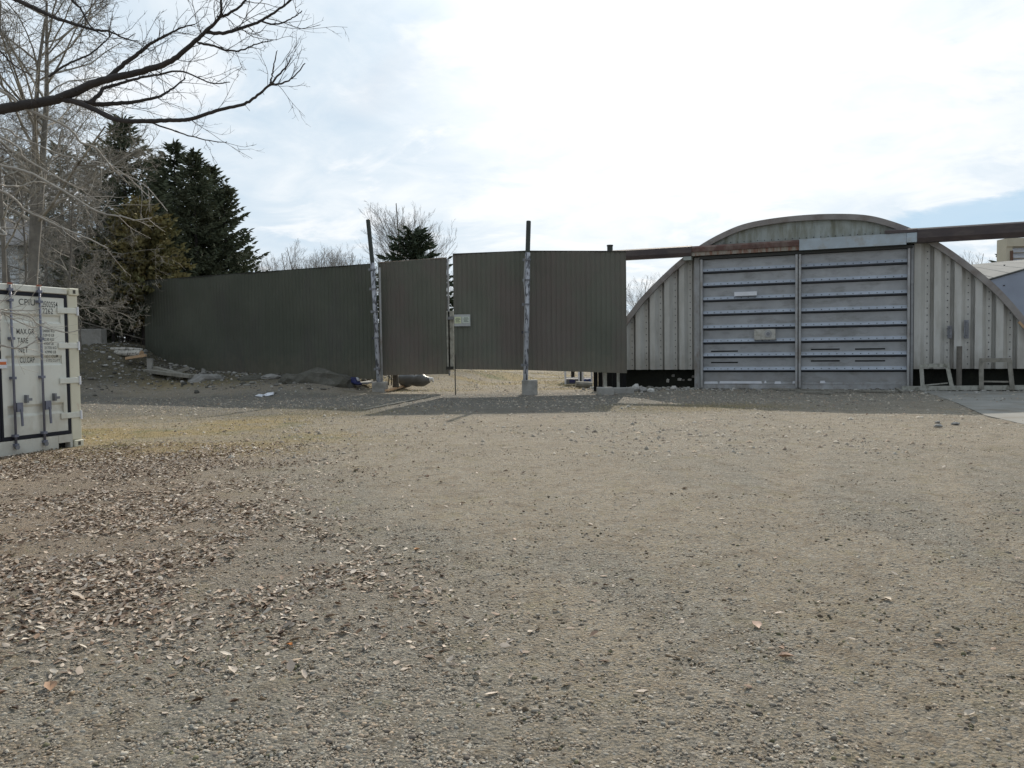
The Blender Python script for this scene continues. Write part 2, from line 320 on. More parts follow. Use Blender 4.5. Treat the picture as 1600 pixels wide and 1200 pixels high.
def build_ground():
    sd = np.concatenate([np.linspace(-.86, .86, 420)]); ext = .86*np.cumprod(np.full(34, 1.19)); s = np.concatenate([-ext[::-1], sd, ext])
    ys = [-160, -100, -60, -30, -12, -5, -1, .6, 1.4]
    y = 1.8
    while y < 60: ys.append(y); y += max(.018, .0068*y)
    while y < 900: ys.append(y); y *= 1.1
    ys = np.array(ys); w = np.maximum(ys, 2)+1.0
    X = s[None, :]*w[:, None]; Y = np.repeat(ys[:, None], len(s), 1)
    Z = H(X, Y)
    # scuffed surface close to the lens
    clod = sst(.52, .72, fbm(X*1.6, Y*1.6, 4, 61))
    Z = Z+(.008*(fbm(X*22, Y*22, 3, 55)-.5)*2+.020*clod*(fbm(X*13, Y*13, 4, 57)-.42))*sst(16, 9, Y)*(Y > 1)
    V = np.stack([X, Y, Z], -1).reshape(-1, 3); nr, nc = X.shape
    i = np.arange(nr-1)[:, None]*nc+np.arange(nc-1)[None, :]
    Fc = np.stack([i, i+1, i+nc+1, i+nc], -1).reshape(-1, 4)
    x, yy = V[:, 0], V[:, 1]
    bank = sst(.15, .7, V[:, 2])*(yy < 70)
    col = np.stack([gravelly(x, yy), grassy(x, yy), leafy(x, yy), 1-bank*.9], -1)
    m = bpy.data.materials.new('ground_dirt_gravel'); m.use_nodes = True; nt = m.node_tree; N = nt.nodes.new; L = nt.links.new
    bs = nt.nodes['Principled BSDF']; bs.inputs['Roughness'].default_value = .95; bs.inputs['Specular IOR Level'].default_value = .15
    ge = N('ShaderNodeNewGeometry'); P = ge.outputs['Position']; at = N('ShaderNodeVertexColor'); at.layer_name = 'tint'
    sp = N('ShaderNodeSeparateColor'); L(at.outputs[0], sp.inputs[0])
    def nz(sc, d=6, ro=.6, vec=(1, 1, 1), out=0):
        mp = N('ShaderNodeMapping'); mp.inputs['Scale'].default_value = vec; L(P, mp.inputs[0])
        n = N('ShaderNodeTexNoise'); n.inputs['Scale'].default_value = sc; n.inputs['Detail'].default_value = d; n.inputs['Roughness'].default_value = ro; L(mp.outputs[0], n.inputs[0]); return n.outputs[out]
    def rng(v, a, b, c=0., d=1.):
        n = N('ShaderNodeMapRange'); L(v, n.inputs[0])
        for k, q in enumerate((a, b, c, d)): n.inputs[k+1].default_value = q
        return n.outputs[0]
    def mx(f, a, b, blend='MIX'):
        n = N('ShaderNodeMix'); n.data_type = 'RGBA'; n.blend_type = blend
        if isinstance(f, (int, float)): n.inputs[0].default_value = f
        else: L(f, n.inputs[0])
        for k, v in ((6, a), (7, b)):
            if isinstance(v, tuple): n.inputs[k].default_value = v+(1,)
            else: L(v, n.inputs[k])
        return n.outputs[2]
    def mt(op, a, b):
        n = N('ShaderNodeMath'); n.operation = op
        for k, v in enumerate((a, b)):
            if isinstance(v, (int, float)): n.inputs[k].default_value = v
            else: L(v, n.inputs[k])
        return n.outputs[0]
    def vor(sc, vec=(1, 1, 1)):
        mp = N('ShaderNodeMapping'); mp.inputs['Scale'].default_value = vec; L(P, mp.inputs[0])
        v = N('ShaderNodeTexVoronoi'); v.inputs['Scale'].default_value = sc; v.inputs['Randomness'].default_value = 1; L(mp.outputs[0], v.inputs[0]); return v
    tan = mx(rng(nz(1.1, 5), .35, .65), (.40, .325, .225), (.30, .238, .16))
    tan = mx(rng(nz(.35, 3), .4, .62), tan, (.425, .35, .25))
    gr = mx(rng(nz(2.3, 5), .35, .65), (.30, .275, .215), (.225, .208, .165))
    trk = mt('MULTIPLY', mt('SUBTRACT', nz(1.0, 5, .6, (2.6, .28, 1)), .5), 1.5)
    col1 = mx(rng(mt('ADD', mt('ADD', sp.outputs[0], trk), mt('MULTIPLY', mt('SUBTRACT', nz(6, 6), .5), 1.2)), .15, .95), tan, gr)
    v1 = vor(55); v2 = vor(120); v3 = vor(24)
    sepc = N('ShaderNodeSeparateColor'); L(v1.outputs['Color'], sepc.inputs[0])
    st = mx(sepc.outputs[0], (.13, .12, .105), (.44, .41, .35))
    col1 = mx(rng(sepc.outputs[1], .50, .62, 0, .75), col1, st)
    sep3 = N('ShaderNodeSeparateColor'); L(v3.outputs['Color'], sep3.inputs[0])
    col1 = mx(rng(sep3.outputs[1], .86, .88, 0, .7), col1, mx(sep3.outputs[0], (.09, .08, .065), (.50, .46, .38)))
    sep2 = N('ShaderNodeSeparateColor'); L(v2.outputs['Color'], sep2.inputs[0])
    col1 = mx(.35, col1, mx(sep2.outputs[2], (.12, .11, .095), (.42, .39, .33)))
    col1 = mx(rng(nz(3.2, 7, .72), .50, .66, 0, .55), col1, (.17, .125, .08))
    col1 = mx(rng(nz(2.1, 6, .7, (1, .8, 1)), .54, .68, 0, .40), col1, (.25, .215, .11))
    col1 = mx(rng(nz(26, 5, .75), .52, .66, 0, .45), col1, (.10, .085, .06))
    col1 = mx(rng(nz(34, 4, .7, (1, 1.3, 1)), .56, .68, 0, .5), col1, (.46, .42, .34))
    grass = mx(rng(nz(9, 6, .7), .35, .65), (.38, .285, .13), (.26, .205, .095))
    grass = mx(rng(nz(.8, 4), .52, .68), grass, (.16, .165, .07))
    col1 = mx(rng(mt('ADD', sp.outputs[1], mt('MULTIPLY', mt('SUBTRACT', nz(5, 7, .7), .5), 2.0)), .25, .9, 0, .8), col1, grass)
    col1 = mx(mt('MULTIPLY', sp.outputs[2], .5), col1, (.26, .19, .135))
    bank = mx(rng(nz(3, 7, .7), .35, .65), (.125, .115, .085), (.075, .07, .055))
    al = rng(at.outputs[1], 1, 0)
    col1 = mx(mt('MULTIPLY', al, 1.0), col1, bank)
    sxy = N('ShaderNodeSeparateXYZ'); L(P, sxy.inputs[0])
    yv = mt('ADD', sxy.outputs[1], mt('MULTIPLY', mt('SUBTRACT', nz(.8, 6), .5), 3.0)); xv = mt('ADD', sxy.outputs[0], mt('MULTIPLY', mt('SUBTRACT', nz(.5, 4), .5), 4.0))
    shade_mask = mt('MULTIPLY', mt('MULTIPLY', rng(yv, 17.6, 20.0), rng(yv, 29, 27.2)), rng(xv, 8, 3, .25, .62))  # gravel colour darkened over the shadow zone to deepen its shade
    col1 = mx(shade_mask, col1, mx(rng(nz(3, 6), .35, .65), (.15, .148, .135), (.105, .105, .095)))
    # dark oil and damp patches
    col1 = mx(rng(nz(.9, 7, .7, (1, .55, 1)), .60, .72, 0, .4), col1, (.13, .12, .10))
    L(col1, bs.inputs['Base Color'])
    h = mt('ADD', mt('MULTIPLY', nz(14, 8, .75), 1.0), mt('MULTIPLY', rng(v1.outputs['Distance'], 0, .7, 1, 0), .35))
    b = N('ShaderNodeBump'); b.inputs['Strength'].default_value = 1; b.inputs['Distance'].default_value = .05; L(h, b.inputs['Height'])
    L(b.outputs[0], bs.inputs['Normal'])
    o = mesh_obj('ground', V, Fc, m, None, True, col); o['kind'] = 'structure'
build_ground()
# ------------------------------------------------------------------ quonset shed
A0 = G(1097, 607); B0 = G(1421, 609); UD = (B0-A0).normalized(); ND = Vector((UD.y, -UD.x, 0))
if ND.y > 0: ND = -ND
def S(p): u, d, h = p; return A0+UD*u+ND*d+Vector((0, 0, h))
def pu(x, y, d=0.0):
    q = onplane(x, y, A0+ND*d, B0+ND*d); return (q-A0-ND*d).dot(UD), q.z
PROF = [(0, 6.07), (1, 6.035), (1.9, 5.93), (2.6, 5.72), (3.45, 5.32), (4.3, 4.76), (5.0, 4.17), (5.6, 3.6), (6.0, 3.16), (6.5, 2.5), (6.9, 1.85), (7.2, 1.2), (7.42, .5), (7.5, -.1)]
UC = 3.55
def arch(u):
    x = abs(u-UC); 
    if x >= 7.5: return -.1
    xs = [p[0] for p in PROF]; hs = [p[1] for p in PROF]
    return float(np.interp(x, xs, hs))
def smooth_prof():
    pts = [(UC-x, h) for x, h in reversed(PROF)]+[(UC+x, h) for x, h in PROF[1:]]
    P = [Vector((a, b)) for a, b in pts]; out = []
    for i in range(len(P)-1):
        p0 = P[max(i-1, 0)]; p1 = P[i]; p2 = P[i+1]; p3 = P[min(i+2, len(P)-1)]
        for k in range(4):
            t = k/4; out.append(.5*((2*p1)+(-p0+p2)*t+(2*p0-5*p1+4*p2-p3)*t*t+(-p0+3*p1-3*p2+p3)*t**3))
    out.append(P[-1]); return out
AP = smooth_prof()
def offs(pts, r):
    out = []
    for i, p in enumerate(pts):
        t = (pts[min(i+1, len(pts)-1)]-pts[max(i-1, 0)]).normalized(); n = Vector((-t.y, t.x)); out.append(p+n*r)
    return out
shed = thing('quonset_shed', 'large arched steel shed with cream ribbed front wall and big grey double doors', 'shed', tuple(S((UC, 0, 0))))
def build_shed():
    # roof shell, ribs following the arch
    DEP = 16.0; nd = int(DEP/.15); V = []; Fc = []
    for j in range(nd+1):
        d = .0-j*.15; r = (0, .045, .09, .045)[j % 4]
        for p in offs(AP, r-.09): V.append(S((p.x, d, p.y)))
    n = len(AP)
    for j in range(nd):
        for i in range(n-1): Fc.append((j*n+i, j*n+i+1, (j+1)*n+i+1, (j+1)*n+i))
    mesh_obj('roof', V, Fc, M['roof'], shed)
    # end rim band
    o1 = offs(AP, .02); o2 = offs(AP, -.17); mb = MB(S); vs = []; fs = []
    for a, b in zip(o1, o2): vs += [(a.x, .16, a.y), (b.x, .13, b.y), (b.x, 0.0, b.y), (a.x, -.12, a.y)]
    for i in range(n-1):
        for k in range(4):
            k2 = (k+1) % 4; fs.append((i*4+k, (i+1)*4+k, (i+1)*4+k2, i*4+k2))
    mb.add(vs, fs).build('roof_rim', M['rim'], shed)
    # rear wall
    mb = MB(S); vs = [(p.x, -DEP+.2, p.y-.06) for p in AP]; mb.add(vs, [tuple(range(len(vs)))]).build('rear_wall', M['gable'], shed)
    # ribbed front sheets
    def sheet(u0, w, umin, umax, bolts):
        pr = [(0, 0), (.20, 0), (.33, -.15), (.485, -.15), (.49, -.27), (.59, -.27), (.60, 0)]
        pr = [(u0+a*w/.6, d) for a, d in pr]; mb = MB(S); ok = False
        for (a, d1), (b, d2) in zip(pr[:-1], pr[1:]):
            a = min(max(a, umin), umax); b = min(max(b, umin), umax)
            if b-a < 1e-4 and abs(d1-d2) < 1e-3: continue
            ta = min(arch(a)-.1, 5.2); tb = min(arch(b)-.1, 5.2)
            if max(ta, tb) < .72: continue
            h0 = .70; ta = max(ta, h0+.001); tb = max(tb, h0+.001)
            mb.add([(a, d1-.02, h0), (b, d2-.02, h0), (b, d2-.02, tb), (a, d1-.02, ta)], [(0, 1, 2, 3)]); ok = True
        if ok: mb.build('wall_sheet', M['cream'], shed)
        uc = u0+.41*w/.6
        if umin < uc < umax:
            h = .86
            while h < min(arch(uc)-.25, 5.1):
                bolts.box((uc-.015, -.18, h-.015), (uc+.015, -.155, h+.015)); h += .235
    bolts = MB(S)
    for k in range(7): sheet(7.02+.6*k, .6, 7.02, 11.0, bolts)
    for k in range(7): sheet(-.28-.555*(k+1), .555, -3.9, -.28, bolts)
    o = bolts.build('wall_bolts', M['bolt'], shed); o['kind'] = 'stuff'
    # gable sheets above the beam
    u = -.28; k = 0
    while u < 7.0:
        w = (.62, .55, .7, .48, .6)[k % 5]; u2 = min(u+w, 7.02); n2 = 5; vs = []; dd = (-.03, -.045, -.02)[k % 3]
        for i in range(n2+1):
            a = u+.006+(u2-u-.012)*i/n2; vs += [(a, dd, 4.9), (a, dd, arch(a)-.1)]
        fs = [(2*i, 2*i+2, 2*i+3, 2*i+1) for i in range(n2)]
        MB(S).add(vs, fs).box((u2-.02, -.08, 4.9), (u2+.02, dd+.012, min(arch(u2-.02), arch(u2+.02))-.14)).build('gable_sheet', M['gable'], shed); u = u2; k += 1
    o = MB(S)
    for i in range(30):
        a = .1+i*.235; o.box((a-.015, 0, 5.30), (a+.015, .012, 5.33)) if arch(a) > 5.6 else None
    o.build('gable_bolts', M['bolt'], shed)['kind'] = 'stuff'
    # foundation seen in the gap under the wall
    for a, b in ((-3.9, -.05), (6.95, 11.0)):
        MB(S).box((a, -.75, -.3), (b, -.45, .95)).build('foundation', M['dark'], shed)
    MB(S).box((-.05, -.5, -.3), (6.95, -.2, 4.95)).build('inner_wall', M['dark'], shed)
    # corner posts beside the doors
    for a, b, mt in ((-.27, -.06, 'stile'), (6.91, 7.0, 'door')):
        bevel(MB(S).box((a, -.15, 0), (b, .06, 4.84)).build('door_post', M[mt], shed), .01)
    for a, b in ((-.05, -.005),):
        MB(S).box((a, -.12, .0), (b, .09, 4.84)).build('door_post', M['gable'], shed)
    # two handle brackets on the right wall
    for x, y0, y1 in ((1484, 509, 529), (1510, 500, 529)):
        u, h1 = pu(x, y0); _, h0 = pu(x, y1); mb = MB(S)
        mb.box((u-.07, 0.0, h0), (u+.07, .02, h1)); mb.tube([(u, .02, h0+.05), (u, .09, h0+.1), (u, .09, h1-.1), (u, .02, h1-.05)], .018, 6); mb.box((u-.04, .02, h0+.02), (u+.04, .06, h0+.1))
        mb.build('handle', M['steel'], shed)
    # track beam : brown left, rusty, pale cover, brown right
    poly = [(.10, 5.18), (.34, 5.25), (.44, 5.20), (.46, 4.98), (.42, 4.86), (.12, 4.86)]
    def ax(t, x, y): return (t, x, y)
    MB(S).prism(poly, ax, -3.3, -.30).build('track_beam', M['beam'], shed)
    MB(S).prism([(.10, 5.19), (.34, 5.22), (.43, 5.15), (.43, 5.0), (.12, 5.0)], ax, -.30, 3.40).build('rusty_track_beam', M['rust'], shed)
    MB(S).box((-.30, .12, 4.86), (3.40, .38, 4.998)).build('track_lip', M['lip'], shed)
    MB(S).box((3.41, .10, 4.84), (6.75, .44, 5.22)).build('track_cover', M['cover'], shed)
    MB(S).prism([(.11, 5.21), (.46, 5.21), (.46, 4.90), (.11, 4.90)], ax, 6.755, 7.06).build('track_cover', M['cover'], shed)
    MB(S).prism([(.08, 5.225), (.33, 5.37), (.46, 5.32), (.48, 5.225)], ax, 6.1, 7.06).build('track_beam', M['beam'], shed)
    MB(S).prism([(.10, 5.28), (.34, 5.36), (.46, 5.30), (.48, 5.02), (.43, 4.88), (.12, 4.88)], ax, 7.065, 14.5).build('track_beam', M['beam'], shed)
    MB(S).box((-.6, .05, 4.72), (-.31, .42, 4.85)).build('track_bracket', M['gable'], shed)
    MB(S).box((-.04, .14, 4.73), (6.95, .30, 4.835)).build('door_header', M['rod'], shed)
    # doors
    rows = [4.72, 4.2, 3.69, 3.17, 2.66, 2.14, 1.63, 1.12, .61, .17]
    for u0, u1 in ((0.0, 3.355), (3.385, 6.88)):
        door = bpy.data.objects.new('shed_door', None); link(door); door.location = S((u0, .15, 0))-shed.location; door.parent = shed
        def dpart(mb, name, m_): return mb.build(name, m_, door)
        a, b = u0+.085, u1-.085; bl = MB(S); nb = 13
        for i in range(9):
            t, l = rows[i], rows[i+1]; g = .003
            mb = MB(S); pf = [(.15, t-g), (.148, l+.195), (.275, l+.08), (.272, l+.052), (.15, l+.012)]
            if i == 8: pf = [(.15, t-g), (.149, l+.1), (.20, l+.08), (.20, l+g)]
            vs = [(a, d, h) for d, h in pf]+[(b, d, h) for d, h in pf]; n = len(pf)
            # slight wave in the sheet
            nseg = 8; vs = []
            for q in range(nseg+1):
                uu = a+(b-a)*q/nseg
                for d, h in pf: vs.append((uu, d+.006*math.sin(uu*2.3+i), h))
            fc = lambda ks: [(q*n+k, (q+1)*n+k, (q+1)*n+k+1, q*n+k+1) for q in range(nseg) for k in ks]
            dpart(mb.add(vs, fc([0])), 'door_panel', M['door'])
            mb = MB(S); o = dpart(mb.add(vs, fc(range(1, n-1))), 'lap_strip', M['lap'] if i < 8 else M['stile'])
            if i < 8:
                o.data.materials.append(M['lap_shade'])
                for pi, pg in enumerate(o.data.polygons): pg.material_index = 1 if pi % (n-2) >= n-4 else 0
            if i < 8:
                for k in range(nb):
                    uu = a+.16+(b-a-.32)*k/(nb-1); h = l+.12; bl.box((uu-.016, .20, h-.014), (uu+.016, .25, h+.014))
        for k in range(nb+4):
            uu = a+.1+(b-a-.2)*k/(nb+3); bl.box((uu-.014, .2, .05), (uu+.014, .218, .078))
        dpart(bl, 'door_bolts', M['bolt'])['kind'] = 'stuff'
        bevel(dpart(MB(S).box((u0, .10, .06), (u0+.082, .33, 4.72)), 'stile', M['stile']), .008)
        bevel(dpart(MB(S).box((u1-.082, .10, .06), (u1, .33, 4.72)), 'stile', M['stile']), .008)
        dpart(MB(S).box((u0+.002, .09, .02), (u1-.002, .235, .166)), 'bottom_rail', M['stile'])
        if u0 < 1:
            x0, h0 = pu(1148, 463, .2); x1, h1 = pu(1183, 455.5, .2)
            o = dpart(MB(S).box((x0, .16, h0), (x1, .33, h1)), 'card', M['white']); o['label'] = 'blank white card fixed to the door'
            x0, h0 = pu(1179, 531, .2); x1, h1 = pu(1212, 514, .2)
            mb = MB(S).box((x0, .15, h0), (x1, .33, h1)); dpart(mb, 'lock_plate', M['plate'])
            cx = x0+(x1-x0)*.66; cz = (h0+h1)/2+.02
            dpart(MB(S).tube([(cx, .33, cz), (cx, .345, cz)], .13, 20), 'lock_dial', M['stile'])
            dpart(MB(S).tube([(cx, .345, cz), (cx, .37, cz)], .06, 12), 'lock_knob', M['steel'])
            sl_ = [(1111, 549, 1153), (1111, 566.5, 1153)]; wh = [(1100, 1122, 598), (1124, 1191, 597.5), (1194, 1198, 597), (1210, 1221, 598), (1238, 1245, 597.5)]
        else:
            sl_ = [(1267, 546, 1312), (1336, 545.5, 1383), (1267, 564, 1312), (1336, 564, 1383)]; wh = [(1281, 1290, 597)]
        for x0, y, x1 in sl_:
            ua, h = pu(x0, y, .15); ub, _ = pu(x1, y, .15); mb = MB(S)
            mb.box((ua, .142, h-.022), (ub, .162, h+.022)); dpart(mb, 'dark_slot', M['void'])
        for x0, x1, y in wh:
            ua, h = pu(x0, y, .2); ub, _ = pu(x1, y, .2)
            MB(S).add([(ua, .212, h-.04), (ub, .212, h-.035), (ub-.03, .209, h+.05), (ua+.02, .209, h+.045)], [(0, 1, 2, 3)]).add([(ua, .2, h-.04), (ub, .2, h-.035), (ub-.03, .2, h+.05), (ua+.02, .2, h+.045)], [(3, 2, 1, 0)]).build('white_patch', M['whiteplastic'], door)
build_shed()
# loose board end at the roof foot on the right
q = S((10.35, .25, 1.75)); t = thing('broken_board', 'short orange brown broken board wedged at the roof foot on the right', 'board', tuple(q))
MB().bar(S((10.0, .24, 2.2)), S((10.55, .24, 1.55)), .12, .07).build('board', M['freshwood'], t)
# ------------------------------------------------------------------ gates, fence
def corrugated(P0, P1, tops, bots, pitch, amp, mat_, parent, name='metal_sheet', sheetw=.9, nrm=None):
    d = (P1-P0); Ln = d.length; d = d/Ln; n = Vector((d.y, -d.x, 0)); n = n if n.y < 0 else -n
    ns = max(1, round(Ln/sheetw))
    for k in range(ns):
        a = Ln*k/ns; b = Ln*(k+1)/ns; off = .004*(k % 2)+random.uniform(-.002, .004); V = []; x = a
        xs = []; prof = [0, .62, .70, .92, 1.0]; dp = [0, 0, -amp, -amp, 0]
        m_ = int(round((b-a)/pitch)); pt = (b-a)/m_
        for i in range(m_):
            for c, e in zip(prof[:-1], dp[:-1]): xs.append((a+(i+c)*pt, e))
        xs.append((b, 0))
        if k < ns-1: xs.append((b+.03, -.004))
        nz_ = 6; mb = MB()
        vs = []; 
        for i in range(nz_+1):
            for x, e in xs:
                f = x/Ln; hb = bots(f); ht = tops(f); h = hb+(ht-hb)*i/nz_
                w = .020*math.sin(x*1.7+h*1.1)+.012*mnoise.noise(Vector((x*1.3, h*1.3, 2)))+.006*math.sin(x*5+h*2.3)+random.uniform(-.0015, .0015)
                p = P0+d*x+n*(off+e+w); vs.append((p.x, p.y, h))
        c = len(xs); fs = [(i*c+j, i*c+j+1, (i+1)*c+j+1, (i+1)*c+j) for i in range(nz_) for j in range(c-1)]
        mb.add(vs, fs).build(name, mat_, parent)
    return d, n, Ln
def lerp(a, b): return lambda t: a+(b-a)*t
# left long fence
pa = atY(226, 500, 35.9); pb = atY(587, 500, 30.1); pa.z = pb.z = 0
fen = thing('sheet_metal_fence', 'long dark green corrugated metal fence left of the leaning post', 'fence', (pa.x, pa.y, Hs(pa.x, pa.y)))
d, n, Ln = corrugated(pa, pb, lerp(4.82, 4.80), lerp(.75, .48), .20, .012, M['fence_left'], fen)
MB().bar(Vector((pa.x, pa.y, 4.83))-n*.03, Vector((pb.x, pb.y, 4.81))-n*.03, .09, .03).build('top_cap', M['rod'], fen)
for h in (1.4, 2.9, 4.4): MB().bar(Vector((pa.x, pa.y, h))-n*.11, Vector((pb.x, pb.y, h))-n*.11, .09, .09).build('rail', M['wood'], fen)
for i in range(5):
    p = pa.lerp(pb, .02+i*.24)-n*.22; MB().box((p.x-.06, p.y-.06, -.2), (p.x+.06, p.y+.06, 4.7)).build('fence_post', M['wood'], fen)
# left gate leaf
ga = atY(592, 500, 30.2); gb = atY(699, 500, 28.9); ga.z = gb.z = 0
gl = thing('gate_leaf', 'narrow dark corrugated gate leaf between the leaning post and the open gap', 'gate', (ga.x, ga.y, 0))
d, n, Ln = corrugated(ga, gb, lerp(4.86, 4.86), lerp(.62, .68), .20, .013, M['fence'], gl)
MB().bar(Vector((ga.x, ga.y, 4.86))-n*.02, Vector((gb.x, gb.y, 4.86))-n*.02, .06, .03).build('top_cap', M['lip'], gl)
for f in (.0, .5, 1.0):
    p = ga.lerp(gb, f)-n*.08; MB().box((p.x-.03, p.y-.03, .62), (p.x+.03, p.y+.03, 4.82)).build('frame_upright', M['steel'], gl)
for h in (.7, 2.7, 4.7): MB().bar(Vector((ga.x, ga.y, h))-n*.13, Vector((gb.x, gb.y, h))-n*.13, .05, .05).build('frame_rail', M['steel'], gl)
# right gate leaf (with sign) and fixed panel
GY = 27.35
ra = atY(709, 500, GY); rb = atY(823, 500, GY); rc = atY(979, 500, GY+.1); ra.z = rb.z = rc.z = 0
gr_ = thing('gate_leaf', 'dark corrugated gate leaf carrying the two small yellow notices', 'gate', (ra.x, ra.y, 0))
d, n, Ln = corrugated(ra, rb, lerp(4.80, 4.86), lerp(.88, .82), .155, .012, M['fence'], gr_)
fx = thing('metal_wall_fence', 'tall dark corrugated metal panel between the block footed post and the shed', 'fence', (rb.x, rb.y, 0))
corrugated(rb+Vector((.012, 0, 0)), rc, lerp(4.86, 4.82), lerp(.82, .67), .155, .012, M['fence'], fx)
MB().bar(Vector((ra.x, ra.y+.03, 4.80)), Vector((rb.x, rb.y+.03, 4.87)), .10, .03).build('top_cap', M['rod'], gr_)
MB().bar(Vector((rb.x+.01, rb.y+.03, 4.87)), Vector((rc.x, rc.y+.03, 4.83)), .10, .03).build('top_cap', M['rod'], fx)
for h in (1.1, 2.8, 4.6):
    MB().bar(Vector((ra.x, ra.y+.1, h)), Vector((rb.x, rb.y+.1, h)), .05, .05).build('frame_rail', M['steel'], gr_)
    MB().bar(Vector((rb.x+.01, rb.y+.12, h)), Vector((rc.x, rc.y+.12, h)), .08, .08).build('rail', M['wood'], fx)
MB().box((ra.x+.01, GY+.03, .9), (ra.x+.07, GY+.09, 4.75)).build('frame_upright', M['steel'], gr_)
p = atY(711, 577, GY-.06); q = atY(711.5, 613, GY-.06)
MB().tube([(p.x, p.y, Hs(p.x, p.y)-.05), (p.x, p.y, p.z+.5)], .018, 8).build('drop_rod', M['rod'], gr_)
# notice board on the gate
a = atY(709.5, 491.5, GY-.1); b = atY(735, 509.5, GY-.1)
sg = thing('notice_board', 'grey board with two small pale yellow notices on the gate edge', 'sign', ((a.x+b.x)/2, GY-.1, b.z))
MB().box((a.x, GY-.1, b.z), (b.x, GY-.08, a.z)).build('board', M['sign'], sg)
for (x0, x1, y0, y1, mm) in ((710.2, 720.6, 495.3, 505.2, 'yellow'), (722.3, 733.8, 494.8, 504.4, 'pale')):
    a = atY(x0, y0, GY-.11); b = atY(x1, y1, GY-.11)
    pl = MB().box((a.x, GY-.115, b.z), (b.x, GY-.101, a.z)).build('notice', M[mm], sg)
    mb = MB()
    for i, (fa, fb) in enumerate(((.22, .8), (.14, .88), (.2, .7), (.18, .85))):
        h = a.z-(.2+.19*i)*(a.z-b.z); mb.box((a.x+fa*(b.x-a.x), GY-.119, h-.009), (a.x+fb*(b.x-a.x), GY-.1155, h+.009))
    mb.build('print_lines', M['ink'], pl)
# posts
def post(x0, y0, xm, ym, x1, y1, Y, label, r=.075, blockpx=None, lbl2=None):
    top = atY(x0, y0, Y); mid = atY(xm, ym, Y); bot = atY(x1, y1, Y)
    t = thing('steel_post', label, 'post', (bot.x, bot.y, bot.z))
    bevel(MB().tube([mid, top], r*.93, 12).build('upper_pipe', M['postdark'], t), .015)
    bevel(MB().tube([bot-Vector((0, 0, .05)), bot.lerp(mid, .5)+Vector((.01, 0, 0)), mid+Vector((0, 0, .03))], r, 12).build('lower_pipe', M['post'], t, True), .01)
    for f in (.12, .38, .60, .79, .95):
        c = bot.lerp(mid, f); MB().tube([c-Vector((0, 0, .03)), c+Vector((0, 0, .03))], r*1.28, 12).build('clamp', M['steel'], t)
        MB().box((c.x-r*1.9, c.y-.03, c.z-.045), (c.x-r*1.1, c.y+.03, c.z+.045)).build('hinge_knuckle', M['steel'] if f != .38 else M['bolt'], t)
    x0, y0, x1, y1 = blockpx
    a = atY(x0, y0, Y-.15); b = atY(x1, y1, Y-.15)
    blk = thing('concrete_footing', lbl2, 'concrete block', ((a.x+b.x)/2, Y, b.z))
    bevel(MB().box((a.x, Y-.2, min(b.z, Hs((a.x+b.x)/2, Y))-.12), (b.x, Y+.28, a.z)).build('block', M['concrete'], blk), .025, 2)
    return t
pl_ = post(575, 343, 582, 412, 592, 599, 29.75, 'left leaning steel post with dark upper pipe beside the long fence', .085, (581, 597, 604, 610), 'low concrete footing under the left leaning post')
pr_ = post(826, 345, 824.5, 396, 821, 594, 26.95, 'right steel post with dark upper pipe standing on a tall concrete block', .085, (815.5, 594, 840, 617), 'tall grey concrete block under the right post')
c0 = atY(588, 418, 29.78); c1 = atY(597, 597, 29.9)
MB().bar(c0+Vector((.12, 0, 0)), c1, .07, .03).build('side_strap', M['stile'], pl_)
c0 = atY(820.5, 400, 26.9); c1 = atY(819.3, 575, 26.9)
MB().tube([c0, atY(818.5, 440, 26.85), atY(821, 470, 26.9), atY(818.8, 520, 26.88), c1], .016, 6).build('hanging_chain', M['stile'], pr_)
# pole behind the panel
p = atY(953, 384, 31.4)
t = thing('steel_post', 'short grey pipe top sticking up behind the tall panel near the shed', 'post', (p.x, p.y, 0))
MB().tube([(p.x, p.y, 0), (p.x, p.y, p.z)], .11, 10).build('pipe', M['postdark'], t)
MB().tube([(p.x, p.y, p.z-.02), (p.x, p.y, p.z+.03)], .125, 10).build('pipe_cap', M['rod'], t)
# latch upright bolted to the narrow leaf
p = atY(699, 578, 28.85); q = atY(708.5, 486, 28.85)
bevel(MB().box((p.x, 28.80, p.z), (q.x, 28.92, q.z)).build('latch_upright', M['paintwood'], gl), .01)
c = atY(704, 497, 28.7); MB().box((c.x-.10, 28.7, c.z-.05), (c.x+.14, 28.79, c.z+.05)).build('latch', M['steel'], gl)
c = atY(704, 574, 28.75); MB().box((c.x-.16, 28.72, c.z-.08), (c.x+.1, 28.79, c.z+.03)).build('foot_bracket', M['rod'], gl)
MB().box((gb.x+.035, 28.80, .7), (gb.x+.085, 28.86, 4.80)).build('edge_strip', M['stile'], gl)
# posts and dark infill under the panel right end
for k, (x, y0, y1, w, lb) in enumerate(((945.5, 583, 603, .075, 'white squared post under the panel, nearer the concrete kerb block'), (966, 583, 605, .06, 'thinner white post under the panel beside the shed corner'))):
    Y = 27.9; a = atY(x, y0-3, Y); b = atY(x, y1, Y); t = thing('white_post', lb, 'post', (b.x, b.y, b.z))
    MB().box((b.x-w/2*1.6, Y-.04, b.z-.1), (b.x+w/2*1.6, Y+.04, a.z+.6)).build('post', M['paintwood'], t)
a = atY(927, 583, 28.6); b = atY(979, 610, 28.6)
t = thing('dark_gap_infill', 'black boarding in the gap between the tall panel and the shed', 'infill', ((a.x+b.x)/2, 28.6, 0))
for i in range(7):
    xa = a.x+(b.x-a.x)*i/7; MB().box((xa+.01, 28.6+.02*(i % 2), -.1), (xa+(b.x-a.x)/7-.01, 28.66+.02*(i % 2), .95)).build('board', M['void'], t)  # near-black strips filling the dark area behind the panel
